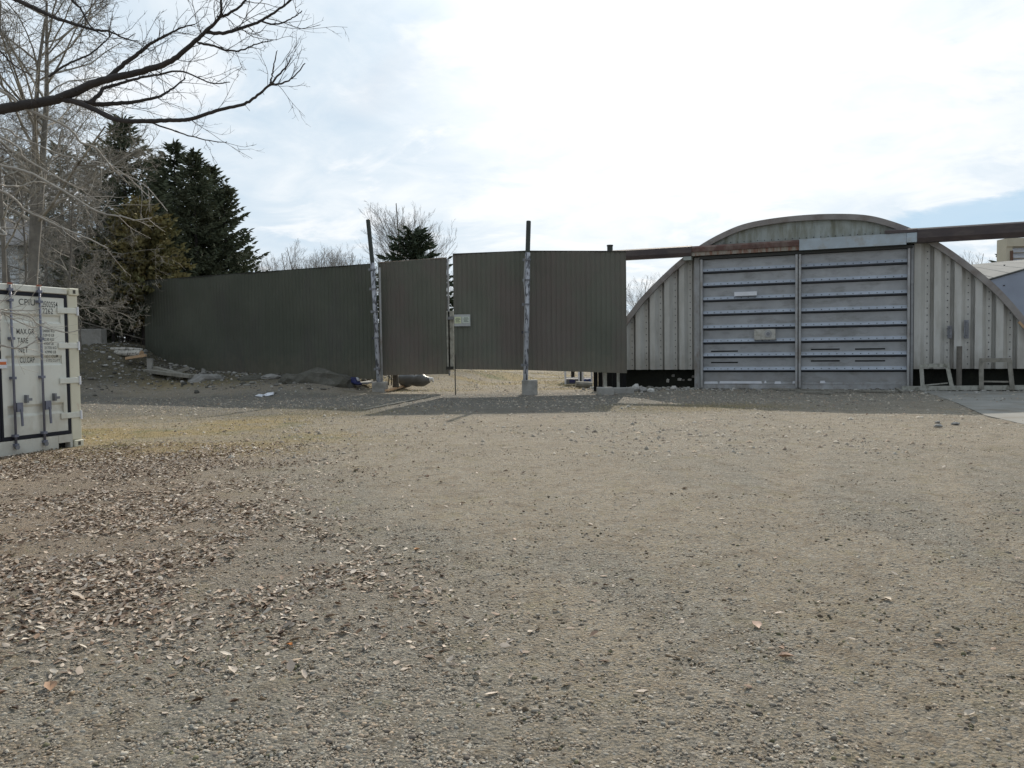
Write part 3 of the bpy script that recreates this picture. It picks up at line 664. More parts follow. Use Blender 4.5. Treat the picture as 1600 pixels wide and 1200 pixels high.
# ------------------------------------------------------------------ rocks helper
def rock(name, label, cat, c, sx, sy, sz, mat_, seed=0, group=None, sub=2, flat=False):
    import bmesh
    bm = bmesh.new(); bmesh.ops.create_icosphere(bm, subdivisions=sub, radius=1)
    for v in bm.verts:
        q = v.co*1.3+Vector((seed*3.1, seed*1.7, 0)); k = 1+.38*mnoise.noise(q)+.16*mnoise.noise(q*3)
        v.co = Vector((v.co.x*sx*k, v.co.y*sy*k, max(v.co.z, -.5)*sz*k))
        if flat: v.co.z = min(v.co.z, sz*.75)
    me = bpy.data.meshes.new(name); bm.to_mesh(me); bm.free(); me.materials.append(mat_)
    o = link(bpy.data.objects.new(name, me)); o.location = c; o.rotation_euler.z = seed*1.3
    return props(o, label, cat, group)
# kerb block, rocks
Y = 26.4; a = atY(934, 605.5, Y); b = atY(959, 617, Y)
t = thing('concrete_kerb_block', 'flat concrete block lying in front of the dark gap beside the shed', 'concrete block', ((a.x+b.x)/2, Y, 0))
bevel(MB().box((a.x, Y-.1, -.1), (b.x, Y+.45, a.z)).build('block', M['concrete'], t), .03, 2)
t = thing('concrete_plank', 'low broken concrete strip behind the kerb block', 'concrete strip', (b.x+.4, Y+.5, 0))
bevel(MB().box((b.x-.35, Y+.5, -.05), (b.x+.75, Y+.8, .2)).build('strip', M['concrete'], t), .02)
gx = lambda x, y: G(x, y)
p = gx(993, 611); rock('rock', 'pale pointed stone on the rubble by the shed corner', 'stone', (p.x, p.y, .08), .2, .15, .17, M['paler'], 1, 'rubble stones by the shed')
p = gx(1004, 612); rock('rock', 'grey rounded stone right of the pale pointed stone', 'stone', (p.x, p.y, .05), .16, .14, .11, M['rock'], 2, 'rubble stones by the shed')
p = gx(975, 613); rock('rock', 'low grey stone between kerb block and the pale pointed stone', 'stone', (p.x, p.y, .03), .16, .16, .09, M['rock'], 3, 'rubble stones by the shed')
p = gx(1017, 613); rock('rock', 'small pale stone at the foot of the black shed base', 'stone', (p.x, p.y, .05), .13, .12, .1, M['paler'], 4, 'rubble stones by the shed')
# scraps stuck in the dark base
for k, (x, y, w, h) in enumerate(((1041.5, 595, .12, .13), (1050, 587, .13, .09), (1060, 593, .16, .09), (1066, 594, .1, .06), (1076, 593.5, .15, .07), (1082, 588.5, .14, .08))):
    u, hh = pu(x, y, -.2); lb = ['squarish pale scrap, lowest and leftmost on the black shed base', 'pale scrap high on the black base left of centre', 'wide pale scrap in the middle of the black base', 'tiny pale scrap touching the middle wide scrap', 'pale scrap low near the door post', 'pale scrap highest and nearest the door post'][k]
    t = thing('paper_scrap', lb, 'scrap', tuple(S((u, -.42, hh))), 'pale scraps on the black shed base')
    MB(S).add([(u-w/2, -.44, hh-h/2), (u+w*.4, -.40, hh-h*.6), (u+w/2, -.43, hh+h*.4), (u-w*.1, -.39, hh+h*.6), (u-w*.5, -.44, hh+h*.3)], [(0, 1, 2, 3, 4)]).build('scrap', M['rock'] if k % 2 else M['paler'], t)
# stuff beyond the gate: white frames
def crate_frame(x0, x1, ytop, ybot, Y, label, blue):
    a = atY(x0, ytop, Y); b = atY(x1, ybot, Y); t = thing('plastic_crate', label, 'crate', ((a.x+b.x)/2, Y, b.z)); w = b.x-a.x; hh = a.z-b.z
    for xx in (a.x, b.x-.07): MB().box((xx, Y-.03, b.z), (xx+.07, Y+.04, a.z+.4)).build('upright', M['whiteplastic'], t)
    MB().box((a.x+.07, Y-.02, b.z+hh*.52), (b.x-.07, Y+.03, b.z+hh*.64)).build('rail', M['whiteplastic'], t)
    MB().box((a.x+.07, Y+.0, b.z), (b.x-.07, Y+.5, b.z+hh*.5)).build('bin', M['tarp'] if not blue else M['brightblue'], t)
    MB().box((a.x+.07+w*.2, Y-.012, b.z+hh*.12), (b.x-.07-w*.2, Y-.002, b.z+hh*.42)).build('slot', M['blue'], t)
crate_frame(882, 906, 584, 600, 33.0, 'white framed bin with a dark slot, seen under the panel', False)
crate_frame(909, 926, 584, 600, 32.5, 'white framed bin with a blue front, nearer the shed', True)
a = atY(886, 584, 36); b = atY(915, 590, 36)
t = thing('dark_trailer', 'dark object behind the white framed bins', 'trailer', ((a.x+b.x)/2, 36.2, 0))
MB().box((a.x, 36, .55), (b.x, 37.5, 1.6)).build('body', M['rod'], t); MB().box((a.x+.2, 36.1, 0), (a.x+.35, 36.3, .56)).build('leg', M['rod'], t); MB().box((b.x-.3, 36.1, 0), (b.x-.15, 36.3, .56)).build('leg', M['rod'], t)
p = gx(911, 607); 
t = thing('log_piece', 'short cut log lying below the bins', 'log', (p.x, p.y, Hs(p.x, p.y)))
MB().tube([(p.x-.28, p.y, .16), (p.x+.35, p.y+.1, .12)], .13, 9).build('log', M['wood'], t)
# rolled tarp, stump, plank behind the left gate
a = atY(626, 592, 31.6); b = atY(671, 592, 31.2); z0 = Hs(a.x, a.y)
t = thing('rolled_tarp', 'grey rolled tarpaulin lying under the narrow gate leaf', 'tarpaulin', ((a.x+b.x)/2, a.y, z0))
pts = []; rr = []
for i in range(13):
    f = i/12; p = a.lerp(b, f); pts.append((p.x, p.y, .26+.02*math.sin(i*1.7)+.12)); rr.append(.24*(1-.1*math.cos(i*1.1))*(1 if f < .78 else 1-.8*(f-.78)/.22*.6))
MB().tube(pts, rr, 14).build('roll', M['tarp'], t, True)
MB().tube([pts[-1], (pts[-1][0]+.1, pts[-1][1], .42), (pts[-1][0]+.16, pts[-1][1], .30)], [.1, .08, .02], 8).build('flap', M['whiteplastic'], t)
p = atY(618.5, 603, 30.6); 
t = thing('tree_stump', 'dark upright stump post under the narrow gate leaf', 'stump', (p.x, p.y, p.z))
MB().tube([(p.x, p.y, p.z-.05), (p.x, p.y, p.z+.2), (p.x-.02, p.y, p.z+.62)], [.13, .11, .1], 9).build('stump', M['stump'], t)
for k, (x, lb) in enumerate(((607, 'thin dark stick left of the stump'), (611.5, 'middle thin dark stick beside the stump'), (614, 'thin dark stick touching the stump'))):
    p = atY(x, 598, 30.8); t = thing('wood_stick', lb, 'stick', (p.x, p.y, p.z), 'sticks by the stump'); MB().tube([(p.x, p.y, p.z-.1), (p.x+.03, p.y, p.z+.45)], .022, 6).build('stick', M['stump'], t)
a = G(604, 609.5, .1); b = G(635, 604.5, .1)
t = thing('timber_plank', 'pale timber plank lying on the ground right of the low footing', 'plank', (a.x, a.y, Hs(a.x, a.y)))
MB().bar((a.x, a.y, Hs(a.x, a.y)+.08), (b.x, b.y, Hs(b.x, b.y)+.06), .14, .07).build('plank', M['freshwood'], t)
# ------------------------------------------------------------------ fence-foot clutter
def plank_px(x0, y0, x1, y1, Y0, Y1, w, th, label, m_='wood', name='wood_plank', cat='plank', group=None):
    gY = tuple_ground((x0+x1)/2, max(y0, y1)+4).y; Y0, Y1 = gY+(Y0-Y1)/2, gY-(Y0-Y1)/2
    a = atY(x0, y0, Y0); b = atY(x1, y1, Y1); t = thing(name, label, cat, tuple((a+b)/2), group)
    bevel(MB().bar(a, b, w, th).build('plank', M[m_], t), .01); return t
plank_px(225, 579, 300, 588, 33.4, 32.4, .35, .14, 'grey plank lowest in the crossed pile at the fence foot', group='planks at the fence foot')
plank_px(242, 575, 285, 586, 33.8, 33.0, .22, .13, 'dark plank with its left end raised in the crossed pile', group='planks at the fence foot')
plank_px(271, 583, 296, 575, 33.2, 33.4, .3, .14, 'grey plank tilted up to the right over the crossed pile', group='planks at the fence foot')
plank_px(287, 587, 345, 587.5, 32.4, 32.0, .4, .12, 'flat grey plank right of the crossed pile', group='planks at the fence foot')

_g = tuple_ground(325, 593); p = atY(325, 590, _g.y+.1); rock('boulder', 'flat topped grey boulder at the middle of the fence foot', 'boulder', (p.x, p.y, p.z-.12), .7, .45, .34, M['rock'], 5, 'boulders at the fence foot', 3, True)
_g = tuple_ground(318, 586); p = atY(318, 583, _g.y+.1); rock('rock', 'small upright stone on top of the flat boulder', 'stone', (p.x, p.y, p.z), .14, .12, .2, M['rock'], 6, 'boulders at the fence foot')
_g = tuple_ground(497, 595); p = atY(497, 592, _g.y+.1); rock('earth_mound', 'broad dark earth and rock mound against the fence near the leaning post', 'mound', (p.x, p.y, p.z-.18), 1.35, .75, .52, M['dirt'], 7, None, 3)
_g = tuple_ground(532, 599); p = atY(532, 596, _g.y+.1); rock('boulder', 'low grey boulder right of the earth mound', 'boulder', (p.x, p.y, p.z-.08), .75, .4, .26, M['rock'], 8, 'boulders at the fence foot', 3)
_g = tuple_ground(455, 597); p = atY(455, 594, _g.y+.1); rock('boulder', 'rough dark boulder left of the earth mound', 'boulder', (p.x, p.y, p.z-.12), .7, .4, .32, M['dirt'], 9, 'boulders at the fence foot', 3)
_g = tuple_ground(395, 593); p = atY(395, 590, _g.y+.1); rock('boulder', 'small dark boulder between the flat boulder and the mound', 'boulder', (p.x, p.y, p.z-.1), .55, .35, .2, M['dirt'], 10, 'boulders at the fence foot', 3)
_g = tuple_ground(424, 592); p = atY(424, 589, _g.y+.1); rock('boulder', 'small boulder with a pale top left of the rough dark boulder', 'boulder', (p.x, p.y, p.z-.03), .4, .3, .14, M['rock'], 12, 'boulders at the fence foot', 3)
def crumple(name, label, cat, pts_px, Y, m_, thick=.06):
    if Y < 29.7: Y = min(Y, tuple_ground(pts_px[0][0], max(q[1] for q in pts_px)).y)
    vs = [atY(x, y, Y+dy) for x, y, dy in pts_px]; c = sum(vs, Vector())/len(vs); t = thing(name, label, cat, tuple(c)); mb = MB()
    cc = c+Vector((0, -.12, .05)); n = len(vs); mb.add(vs+[cc]+[v+Vector((0, .1, -thick)) for v in vs], [(i, (i+1) % n, n) for i in range(n)]+[(i, n+1+i, n+1+(i+1) % n, (i+1) % n) for i in range(n)])
    mb.build('sheet', M[m_], t); return t
crumple('plastic_bag', 'crumpled navy bag half buried left of the low footing', 'bag', [(541, 590.5, .1), (546, 588.5, .25), (555, 589.5, .2), (561, 594, 0), (565, 599, -.2), (557, 600, -.3), (548, 597, -.1)], 29.6, 'blue')
crumple('plastic_bag', 'small white bag knot on the navy bag', 'bag', [(556, 589.8, 0), (559, 589.5, .1), (561.5, 592, .1), (558, 593.3, -.1)], 29.3, 'whiteplastic')
for k, (pp, lb) in enumerate((([(398, 618.5, 0), (406, 615.5, .3), (411, 616, .2), (409, 620, -.2)], 'white crumpled sheet, left one on the dark gravel'), ([(411, 617, 0), (418, 613.5, .3), (427, 612.5, .2), (426, 616.5, -.1), (416, 619, -.3)], 'white crumpled sheet, right one on the dark gravel'))):
    g = tuple_ground(412, 617); crumple('plastic_sheet', lb, 'plastic sheet', pp, g.y, 'whiteplastic', .03)['group'] = 'white scraps on the gravel'
a = tuple_ground(566, 604); b = tuple_ground(582, 604)
t = thing('concrete_slab_piece', 'thin broken slab leaning toward the low footing', 'slab piece', tuple(a)); MB().bar(a+Vector((0, 0, .12)), b+Vector((0, 0, .2)), .5, .06).build('slab', M['concrete'], t)
# birch logs, white post, concrete block on the bank
g = tuple_ground(200, 556)
t = thing('birch_log', 'upper birch log lying at the top of the bank', 'log', tuple(g), 'birch logs on the bank')
a = atY(173, 546, g.y); b = atY(223, 547.5, g.y+.2); MB().tube([a, a.lerp(b, .5)+Vector((0, 0, .03)), b], [.08, .085, .075], 9).build('log', M['birchbark'], t)
t = thing('birch_log', 'thicker log below it with its pale cut end facing right', 'log', tuple(g), 'birch logs on the bank')
a = atY(180, 551, g.y-.3); b = atY(221, 553.5, g.y-.5); MB().tube([a, b], [.09, .16], 10).build('log', M['birchbark'], t); e = (b-a).normalized(); MB().tube([b+e*.002, b+e*.02], .15, 10).build('cut_end', M['freshwood'], t)
a = atY(197, 560, g.y-.9); b = atY(228, 555, g.y-.8)
t = thing('timber_board', 'pale orange board below the birch logs', 'board', tuple(a)); MB().bar(a, b, .2, .1).build('board', M['freshwood'], t)
g = tuple_ground(234, 578); a = atY(230.5, 560, g.y); b = atY(238.5, 577, g.y); t = thing('white_stake', 'short squared pale stake standing at the left end of the fence', 'stake', (a.x, g.y, b.z)); MB().box((a.x, g.y-.08, b.z-.2), (b.x, g.y+.08, a.z)).build('stake', M['concrete'], t)
g = tuple_ground(142, 538, 1.8); a = atY(112, 514, g.y); b = atY(158.5, 536, g.y)
t = thing('concrete_block', 'grey concrete block at the top of the bank beside the container', 'concrete block', (b.x-.5, g.y, b.z)); bevel(MB().box((a.x, g.y, b.z-.3), (b.x, g.y+.5, a.z)).build('block', M['concrete'], t), .03, 2)
# ------------------------------------------------------------------ slab, frames, board by the right wall
sp_ = [G(1441, 611.5), G(1640, 612), G(1750, 690), G(1600, 664), G(1540, 650), G(1495, 630)]
vs = []; nn = len(sp_)
mb = MB(); mb.add([(p.x, p.y, .016) for p in sp_]+[(p.x, p.y, -.1) for p in sp_], [tuple(range(nn))]+[(i, nn+i, nn+(i+1) % nn, (i+1) % nn) for i in range(nn)])
props(mb.build('concrete_apron', M['slab']), kind='structure')
def yard_frame(pxs, cross, Yd, label, m_, w=.11, post2=None):
    c = atY(pxs[0][0], pxs[0][1], Yd); t = thing('wooden_frame', label, 'frame', (c.x, c.y, 0), 'wooden frames by the right wall')
    P = [onplane(x, y, A0+ND*Yd, B0+ND*Yd) for x, y in pxs]
    t.location = (P[0].x, P[0].y, 0)
    up = tuple(ND)
    for (a, b), nm in zip(((P[0], P[1]), (P[1], P[2]), (P[2], P[3])), ('leg', 'top_rail', 'leg')):
        e = (b-a).normalized()*(.05 if nm == 'top_rail' else 0)
        MB().bar(a-e, b+e, w, .06 if nm == 'leg' else .065, up=up).build(nm, M[m_], t)
    for x0, y0, x1, y1, w2 in cross:
        a = onplane(x0, y0, A0+ND*(Yd-.07), B0+ND*(Yd-.07)); b = onplane(x1, y1, A0+ND*(Yd-.07), B0+ND*(Yd-.07)); MB().bar(a, b, w2, .04, up=up).build('cross_rail', M[m_], t)
    return t
yard_frame([(1441.5, 604.5), (1439.5, 571.5), (1480, 570.5), (1487, 603)], [(1444, 602, 1481, 598.5, .04)], .5, 'low whitish wooden frame leaning nearer the doors', 'paintwood', .12)
yard_frame([(1533.5, 608), (1533, 563), (1577, 562.5), (1582, 608.5)], [(1536, 596, 1576, 596.5, .05)], .55, 'taller grey wooden frame farther right along the wall', 'wood', .13)
a = onplane(1409, 610, A0+ND*.45, B0+ND*.45); b = onplane(1600, 601.5, A0+ND*.45, B0+ND*.45)
t = thing('ground_timber', 'long pale weathered timber lying along the foot of the right wall', 'timber', (a.x, a.y, 0))
MB().bar(Vector((a.x, a.y, .07)), Vector((b.x, b.y, .12)), .16, .14).build('timber', M['paintwood'], t)
p = onplane(1499, 604, A0+ND*.2, B0+ND*.2); u, h = pu(1499, 541, .2)
t = thing('stub_post', 'grey brown stub post against the right wall between the two frames', 'post', (p.x, p.y, 0)); q = S((u, .2, h)); q2 = S((u, .2, 0))
MB().tube([(q2.x, q2.y, -.05), (q2.x, q2.y, h)], .085, 10).build('post', M['tree_mid'], t)
# boards along the door sill
for k, (x0, y0, x1, y1, w, lb) in enumerate(((1204, 608, 1322, 612.5, .12, 'long thin board lying below the door sill'), (1246, 613, 1300, 615.5, .2, 'short grey board in front of the sill, under the door joint'), (1338, 611, 1400, 613, .25, 'flat pale board before the right door'), (1399, 607, 1412, 613.5, .1, 'short stub of timber at the right door foot'))):
    a = G(x0, y0+1.5); b = G(x1, y1+1.5); 
    if a.y > A0.y: pass
    t = thing('sill_board', lb, 'board', (a.x, a.y, 0), 'boards at the door sill'); MB().bar((a.x, a.y, .05), (b.x, b.y, .05), w, .06).build('board', M['wood'], t)
# ------------------------------------------------------------------ buildings behind right
def bld():
    Y = 36.0; a = atY(1500, 450, Y); e = atY(1700, 450, Y); hl = atY(1545, 437, Y).z; hr = atY(1600, 421, Y).z; k = (hr-hl)/(atY(1600, 421, Y).x-atY(1545, 437, Y).x)
    x1 = atY(1545, 437, Y).x; top = lambda x: hl+k*(x-x1)
    t = thing('metal_outbuilding', 'blue grey metal outbuilding with pale sloping roof behind the arched shed', 'building', (a.x, Y, 0))
    MB().add([(a.x, Y, 0), (e.x, Y, 0), (e.x, Y, top(e.x)), (a.x, Y, top(a.x)), (a.x, Y+8, 0), (e.x, Y+8, 0), (e.x, Y+8, top(e.x)), (a.x, Y+8, top(a.x))], [(0, 1, 2, 3), (4, 0, 3, 7), (1, 5, 6, 2), (5, 4, 7, 6)]).build('wall', M['blue_shed'], t)
    MB().bar((a.x, Y-.05, top(a.x)), (e.x, Y-.05, top(e.x)), .05, .07).build('eave_trim', M['rod'], t)
    r0 = atY(1510, 414, Y+5); r1 = atY(1600, 405.5, Y+5); kk = (r1.z-r0.z)/(r1.x-r0.x); f = lambda x: r0.z+kk*(x-r0.x)
    for i in range(8):
        xa = a.x+(e.x-a.x)*i/8; xb = a.x+(e.x-a.x)*(i+1)/8-.03
        MB().add([(xa, Y-.08, top(xa)+.05), (xb, Y-.08, top(xb)+.05), (xb+.9, Y+5, f(xb+.9)), (xa+.9, Y+5, f(xa+.9)), (xa, Y-.08, top(xa)+.01), (xb, Y-.08, top(xb)+.01), (xb+.9, Y+5, f(xb+.9)-.04), (xa+.9, Y+5, f(xa+.9)-.04)], [(0, 1, 2, 3), (7, 6, 5, 4), (0, 4, 5, 1), (1, 5, 6, 2), (2, 6, 7, 3), (3, 7, 4, 0)]).build('roof_sheet', M['pale_roof'], t)
    mb = MB()
    for i in range(5): h = 3.2+i*.45; mb.box((x1+.65, Y-.02, h), (x1+.72, Y-.001, h+.05))
    mb.build('bolts', M['bolt'], t)['kind'] = 'stuff'
    Y = 48.0; a = atY(1573.5, 372, Y); b = atY(1680, 430, Y); top = a.z
    t = thing('louvred_unit', 'beige clad unit with white louvres rising behind the outbuilding', 'building', (a.x, Y, 0))
    m1 = atY(1578, 380, Y); m2 = atY(1583, 385, Y)
    MB().box((a.x, Y+.05, 0), (m2.x, Y+1.0, top-.5)).build('wall', M['beige'], t)
    MB().box((m1.x+.05, Y-.02, 4), (m2.x, Y+.045, top-.75)).build('trim', M['brown'], t)
    MB().box((a.x, Y-.03, top-.5), (b.x+.2, Y+1.0, top)).build('parapet', M['beige'], t)
    MB().box((m2.x, Y+.15, 0), (b.x, Y+1.0, top-.52)).build('wall', M['beige'], t)
    for i in range(9):
        h = top-.85-i*.33
        MB().add([(m2.x+.02, Y-.0, h), (b.x, Y-.0, h), (b.x, Y+.13, h+.29), (m2.x+.02, Y+.13, h+.29)], [(0, 1, 2, 3), (3, 2, 1, 0)]).build('slat', M['white'], t)
bld()
# pale house far left
def house():
    Y = 42.0; a = atY(-160, 380, Y); b = atY(30, 440, Y); h1 = atY(10, 384, Y).z
    t = thing('pale_house', 'pale sided house glimpsed behind the trunks at the left edge', 'house', (b.x-1, Y, 0))
    MB().box((a.x, Y, 0), (b.x, Y+7, h1)).build('wall', M['siding'], t)
    mb = MB(); i = 0; h = 2.0
    while h < h1-.1: mb.add([(a.x, Y-.05, h), (b.x, Y-.05, h), (b.x, Y-.005, h+.19), (a.x, Y-.005, h+.19), (a.x, Y-.005, h), (b.x, Y-.005, h)], [(0, 1, 2, 3), (4, 5, 1, 0)]); h += .2
    mb.build('siding_boards', M['siding'], t)['kind'] = 'stuff'
    MB().add([(a.x-.3, Y-.4, h1), (b.x+.3, Y-.4, h1), (b.x+.3, Y+3.5, h1+2), (a.x-.3, Y+3.5, h1+2), (a.x-.3, Y+7.4, h1), (b.x+.3, Y+7.4, h1)], [(0, 1, 2, 3), (3, 2, 5, 4), (0, 3, 4), (1, 5, 2)]).build('roof', M['rim'], t)
house()
# ------------------------------------------------------------------ shipping container
CA = G(131, 697); CB = G(0, 715); CU = (CB-CA).normalized(); CN = Vector((-CU.y, CU.x, 0))
if CN.x < 0: CN = -CN
def CS(p): s, d, h = p; return CA+CU*s+CN*d+Vector((0, 0, h))
def container():
    WD = 2.84; HT = 2.62; LN = 6.06
    t = thing('shipping_container', 'white steel shipping container with black seals and lock rods, at the left edge', 'container', tuple(CA))
    # body shell
    MB(CS).box((.1, -LN, .15), (WD-.1, -.13, HT-.05)).build('body', M['cont'], t)
    for s0 in (.02, WD-.1):   # corrugated side walls
        mb = MB(CS); vs = []; k = 0; d = -.2
        sgn = -1 if s0 < 1 else 1
        off = (0, 0, .035, .035); 
        while d > -LN+.2: vs += [(s0+.04+sgn*off[k % 4], d, .16), (s0+.04+sgn*off[k % 4], d, HT-.1)]; d -= .07; k += 1
        mb.add(vs, [(2*i, 2*i+2, 2*i+3, 2*i+1) for i in range(k-1)]).build('side_wall', M['cont'], t)
    for s0 in (0, WD-.12):
        for hh in (.0, HT-.14): MB(CS).box((s0, -LN, hh+.02), (s0+.12, -.18, hh+.12)).build('side_rail', M['contedge'], t)
    # end frame
    for s0, s1 in ((0, .20), (WD-.20, WD)):
        bevel(MB(CS).box((s0+.005, -.17, .12), (s1, -.02, HT-.12)).build('corner_post', M['contedge'] if s0 == 0 else M['cont'], t), .012)
    bevel(MB(CS).box((.205, -.15, HT-.115), (WD-.205, -.01, HT-.012)).build('top_header', M['cont'], t), .01)
    # sill with fork pocket
    mb = MB(CS)
    mb.box((.47, -.15, .01), (WD-.205, -.005, .225)); mb.box((.205, -.15, .10), (.465, -.005, .225)); mb.box((.205, -.15, .01), (.25, -.005, .098))
    mb.build('sill', M['cont'], t); MB(CS).box((.25, -.3, .0), (.47, -.12, .1)).build('fork_pocket', M['void'], t)
    for s0 in (0, WD-.2):
        for hh in (0.0, HT-.125):
            c = bpy.data.objects.new('corner_casting', None); 
            o = bevel(MB(CS).box((s0-.004, -.18, hh), (s0+.178, .008, hh+.118)).build('corner_casting', M['contedge'], t), .012)
            MB(CS).box((s0+.065, .004, hh+.03), (s0+.115, .0105, hh+.09)).build('casting_hole', M['stump'], o)
    # gasket, doors
    for (s0, s1) in ((.205, 1.415), (1.425, 2.635)):
        dr = bpy.data.objects.new('container_door', None); link(dr); dr.parent = t; dr.location = CS((s0, -.03, .24))-CA
        g = MB(CS); g.box((s0, -.07, .235), (s0+.05, -.022, HT-.125)); g.box((s1-.035, -.07, .235), (s1, -.022, HT-.125)); g.box((s0+.05, -.07, .235), (s1-.035, -.022, .285)); g.box((s0+.05, -.07, HT-.175), (s1-.035, -.022, HT-.125)); g.build('door_seal', M['gasket'], dr)
        a, b = s0+.055, s1-.04
        bands = [.29, .52, .60, .72, .76, 1.30, 1.38, 1.50, 1.54, 1.98, 2.05, 2.15, 2.19, HT-.18]
        # door face : outer flat bands and recessed grooves
        mb = MB(CS); mb.box((a, -.065, .29), (a+.07, -.03, HT-.18)); mb.box((b-.07, -.065, .29), (b, -.03, HT-.18))
        h0 = .29
        for g0, g1 in ((.58, .76), (1.36, 1.52), (2.02, 2.17)):
            mb.box((a+.07, -.065, h0), (b-.07, -.031, g0))
            i0, i1 = a+.07, b-.07
            mb.add([(i0, -.031, g0), (i1, -.031, g0), (i1, -.062, g0+.04), (i0, -.062, g0+.04), (i0, -.062, g1-.04), (i1, -.062, g1-.04), (i1, -.031, g1), (i0, -.031, g1)], [(0, 1, 2, 3), (3, 2, 5, 4), (4, 5, 6, 7)])
            h0 = g1
        mb.box((a+.07, -.065, h0), (b-.07, -.031, HT-.18)); mb.build('door_leaf', M['cont'], dr)
        # hinges
        for hh in (2.24, 1.67, 1.10, .53):
            if s0 < 1: ha, hb = .02, .40
            else: ha, hb = WD-.40, WD-.02
            bevel(MB(CS).box((ha, -.03, hh-.045), (hb, -.004, hh+.05)).build('hinge', M['cont'], dr), .006)
            if s0 < 1: MB(CS).tube([(.03, .0, hh-.07), (.03, .0, hh+.07)], .018, 8).build('hinge_pin', M['whiteplastic'], dr)
        for sr in ((.735, 1.225) if s0 < 1 else (WD-1.225, WD-.735)):
            rod = MB(CS).tube([(sr, .02, .10), (sr, .02, HT-.03)], .018, 10).build('lock_rod', M['lockrod'], t, True)
            for hh in (.16, .30, 1.18, 1.78, 2.36, HT-.10):
                MB(CS).box((sr-.035, -.03, hh-.02), (sr+.035, .042, hh+.02)).build('rod_bracket', M['lockrod'], rod)
            MB(CS).tube([(sr, .04, .125), (sr, .06, .125)], .035, 10).build('cam_lock', M['steel'], rod)
            MB(CS).box((sr-.03, -.005, HT-.02), (sr+.03, .035, HT+.004)).build('cam_tip', M['rustspot'], rod)
            hs = -1 if s0 < 1 else 1
            MB(CS).box((sr+hs*.025, .0, .66), (sr+hs*.125, .04, .80)).build('handle_plate', M['lockrod'], rod)
            MB(CS).bar((sr+hs*.09, .045, .70), (sr+hs*.10, .045, .44), .03, .02, up=(0, 1, 0)).build('handle', M['lockrod'], rod)
            MB(CS).box((sr+hs*.20, -.03, .79), (sr+hs*.235, .03, .91)).build('catch', M['steel'], dr)
            MB(CS).box((sr+hs*.19, .03, .82), (sr+hs*.28, .045, .86)).build('catch', M['steel'], dr)
        if s0 < 1:
            MB(CS).box((1.30, -.03, 1.33), (1.44, -.008, 1.47)).build('reflective_band', M['whiteplastic'], dr)
            MB(CS).box((1.315, -.008, 1.385), (1.44, -.004, 1.43)).build('orange_stripe', M['orange'], dr)
    for i in range(16):
        MB(CS).box((-.012, -.14, .2+i*.148), (.006, -.10, .235+i*.148)).build('rail_lug', M['contedge'], t) if i % 2 == 0 else None
    # lettering (painted, stencilled on the doors)
    def text(s, h, body, size, sx=.7, right=False):
        cu = bpy.data.curves.new('t', 'FONT'); cu.body = body; cu.size = size; cu.space_character = 1.05; cu.offset = .0006; tmp = bpy.data.objects.new('t', cu)
        me = bpy.data.meshes.new_from_object(tmp); bpy.data.objects.remove(tmp)
        X = -CU; R = Matrix((X, Vector((0, 0, 1)), X.cross(Vector((0, 0, 1))))).transposed()
        org = CS((s, -.029, h)); 
        for v in me.vertices: v.co = org+R @ Vector((v.co.x*sx, v.co.y, 0))
        me.materials.append(M['inkblack']); o = bpy.data.objects.new('lettering', me); link(o); attach(o, t); o['label'] = 'black stencilled lettering'
    text(1.06, 2.30, 'CPIU', .135, .95); text(.66, 2.285, '2502554', .13, .60); text(.655, 2.18, '2262', .125, .74)
    text(1.115, 1.85, 'MAX.GR', .12, .66); text(1.10, 1.71, 'TARE', .12, .62); text(1.09, 1.565, 'NET', .12, .7); text(1.075, 1.41+.0, 'CU.CAP', .0+.12, .58)
    for i, s_ in enumerate(('24000 KG', '52910 LB', '2230 KG', '4920 LB', '21770 KG', '47990 LB', '33.2 CU.M', '1172 CU.FT')): text(.665-.006*i, 1.885-.067*i, s_, .062, .8)
container()
# ------------------------------------------------------------------ vegetation
class TM:
    """many tapered twigs gathered in one mesh"""
    def __init__(s): s.V = []; s.F = []; s.n = 0
    def path(s, pts, r0, r1, sides=3):
        m = len(pts); b = s.n
        P = np.array(pts); T = np.gradient(P, axis=0); T /= (np.linalg.norm(T, axis=1, keepdims=True)+1e-9)
        ref = np.array([.31, .17, .93]) if abs(T[0][2]) < .9 else np.array([.9, .3, .1])
        Aa = np.cross(T, ref); Aa /= (np.linalg.norm(Aa, axis=1, keepdims=True)+1e-9); Bb = np.cross(T, Aa)
        R = np.linspace(r0, r1, m)[:, None]
        for k in range(sides):
            a = 2*math.pi*k/sides; s.V.append(P+(Aa*math.cos(a)+Bb*math.sin(a))*R)
        for k in range(sides):
            k2 = (k+1) % sides
            i = np.arange(m-1); s.F.append(np.stack([b+k*m+i, b+k2*m+i, b+k2*m+i+1, b+k*m+i+1], -1))
        s.n += m*sides
    def build(s, name, mat_, parent=None, kind=None):
        return mesh_obj(name, np.concatenate(s.V), np.concatenate(s.F), mat_, parent, True, None, kind)
def nrm(v): return v/(np.linalg.norm(v)+1e-9)
rnd = random.Random(5)
def rv(): return np.array([rnd.gauss(0, 1), rnd.gauss(0, 1), rnd.gauss(0, 1)])
def wig(p, d, L, n, w, up=0.0):
    pts = [p]; st = L/n
    for i in range(n):
        d = nrm(d+rv()*w+np.array([0, 0, up])); p = p+d*st; pts.append(p)
    return pts
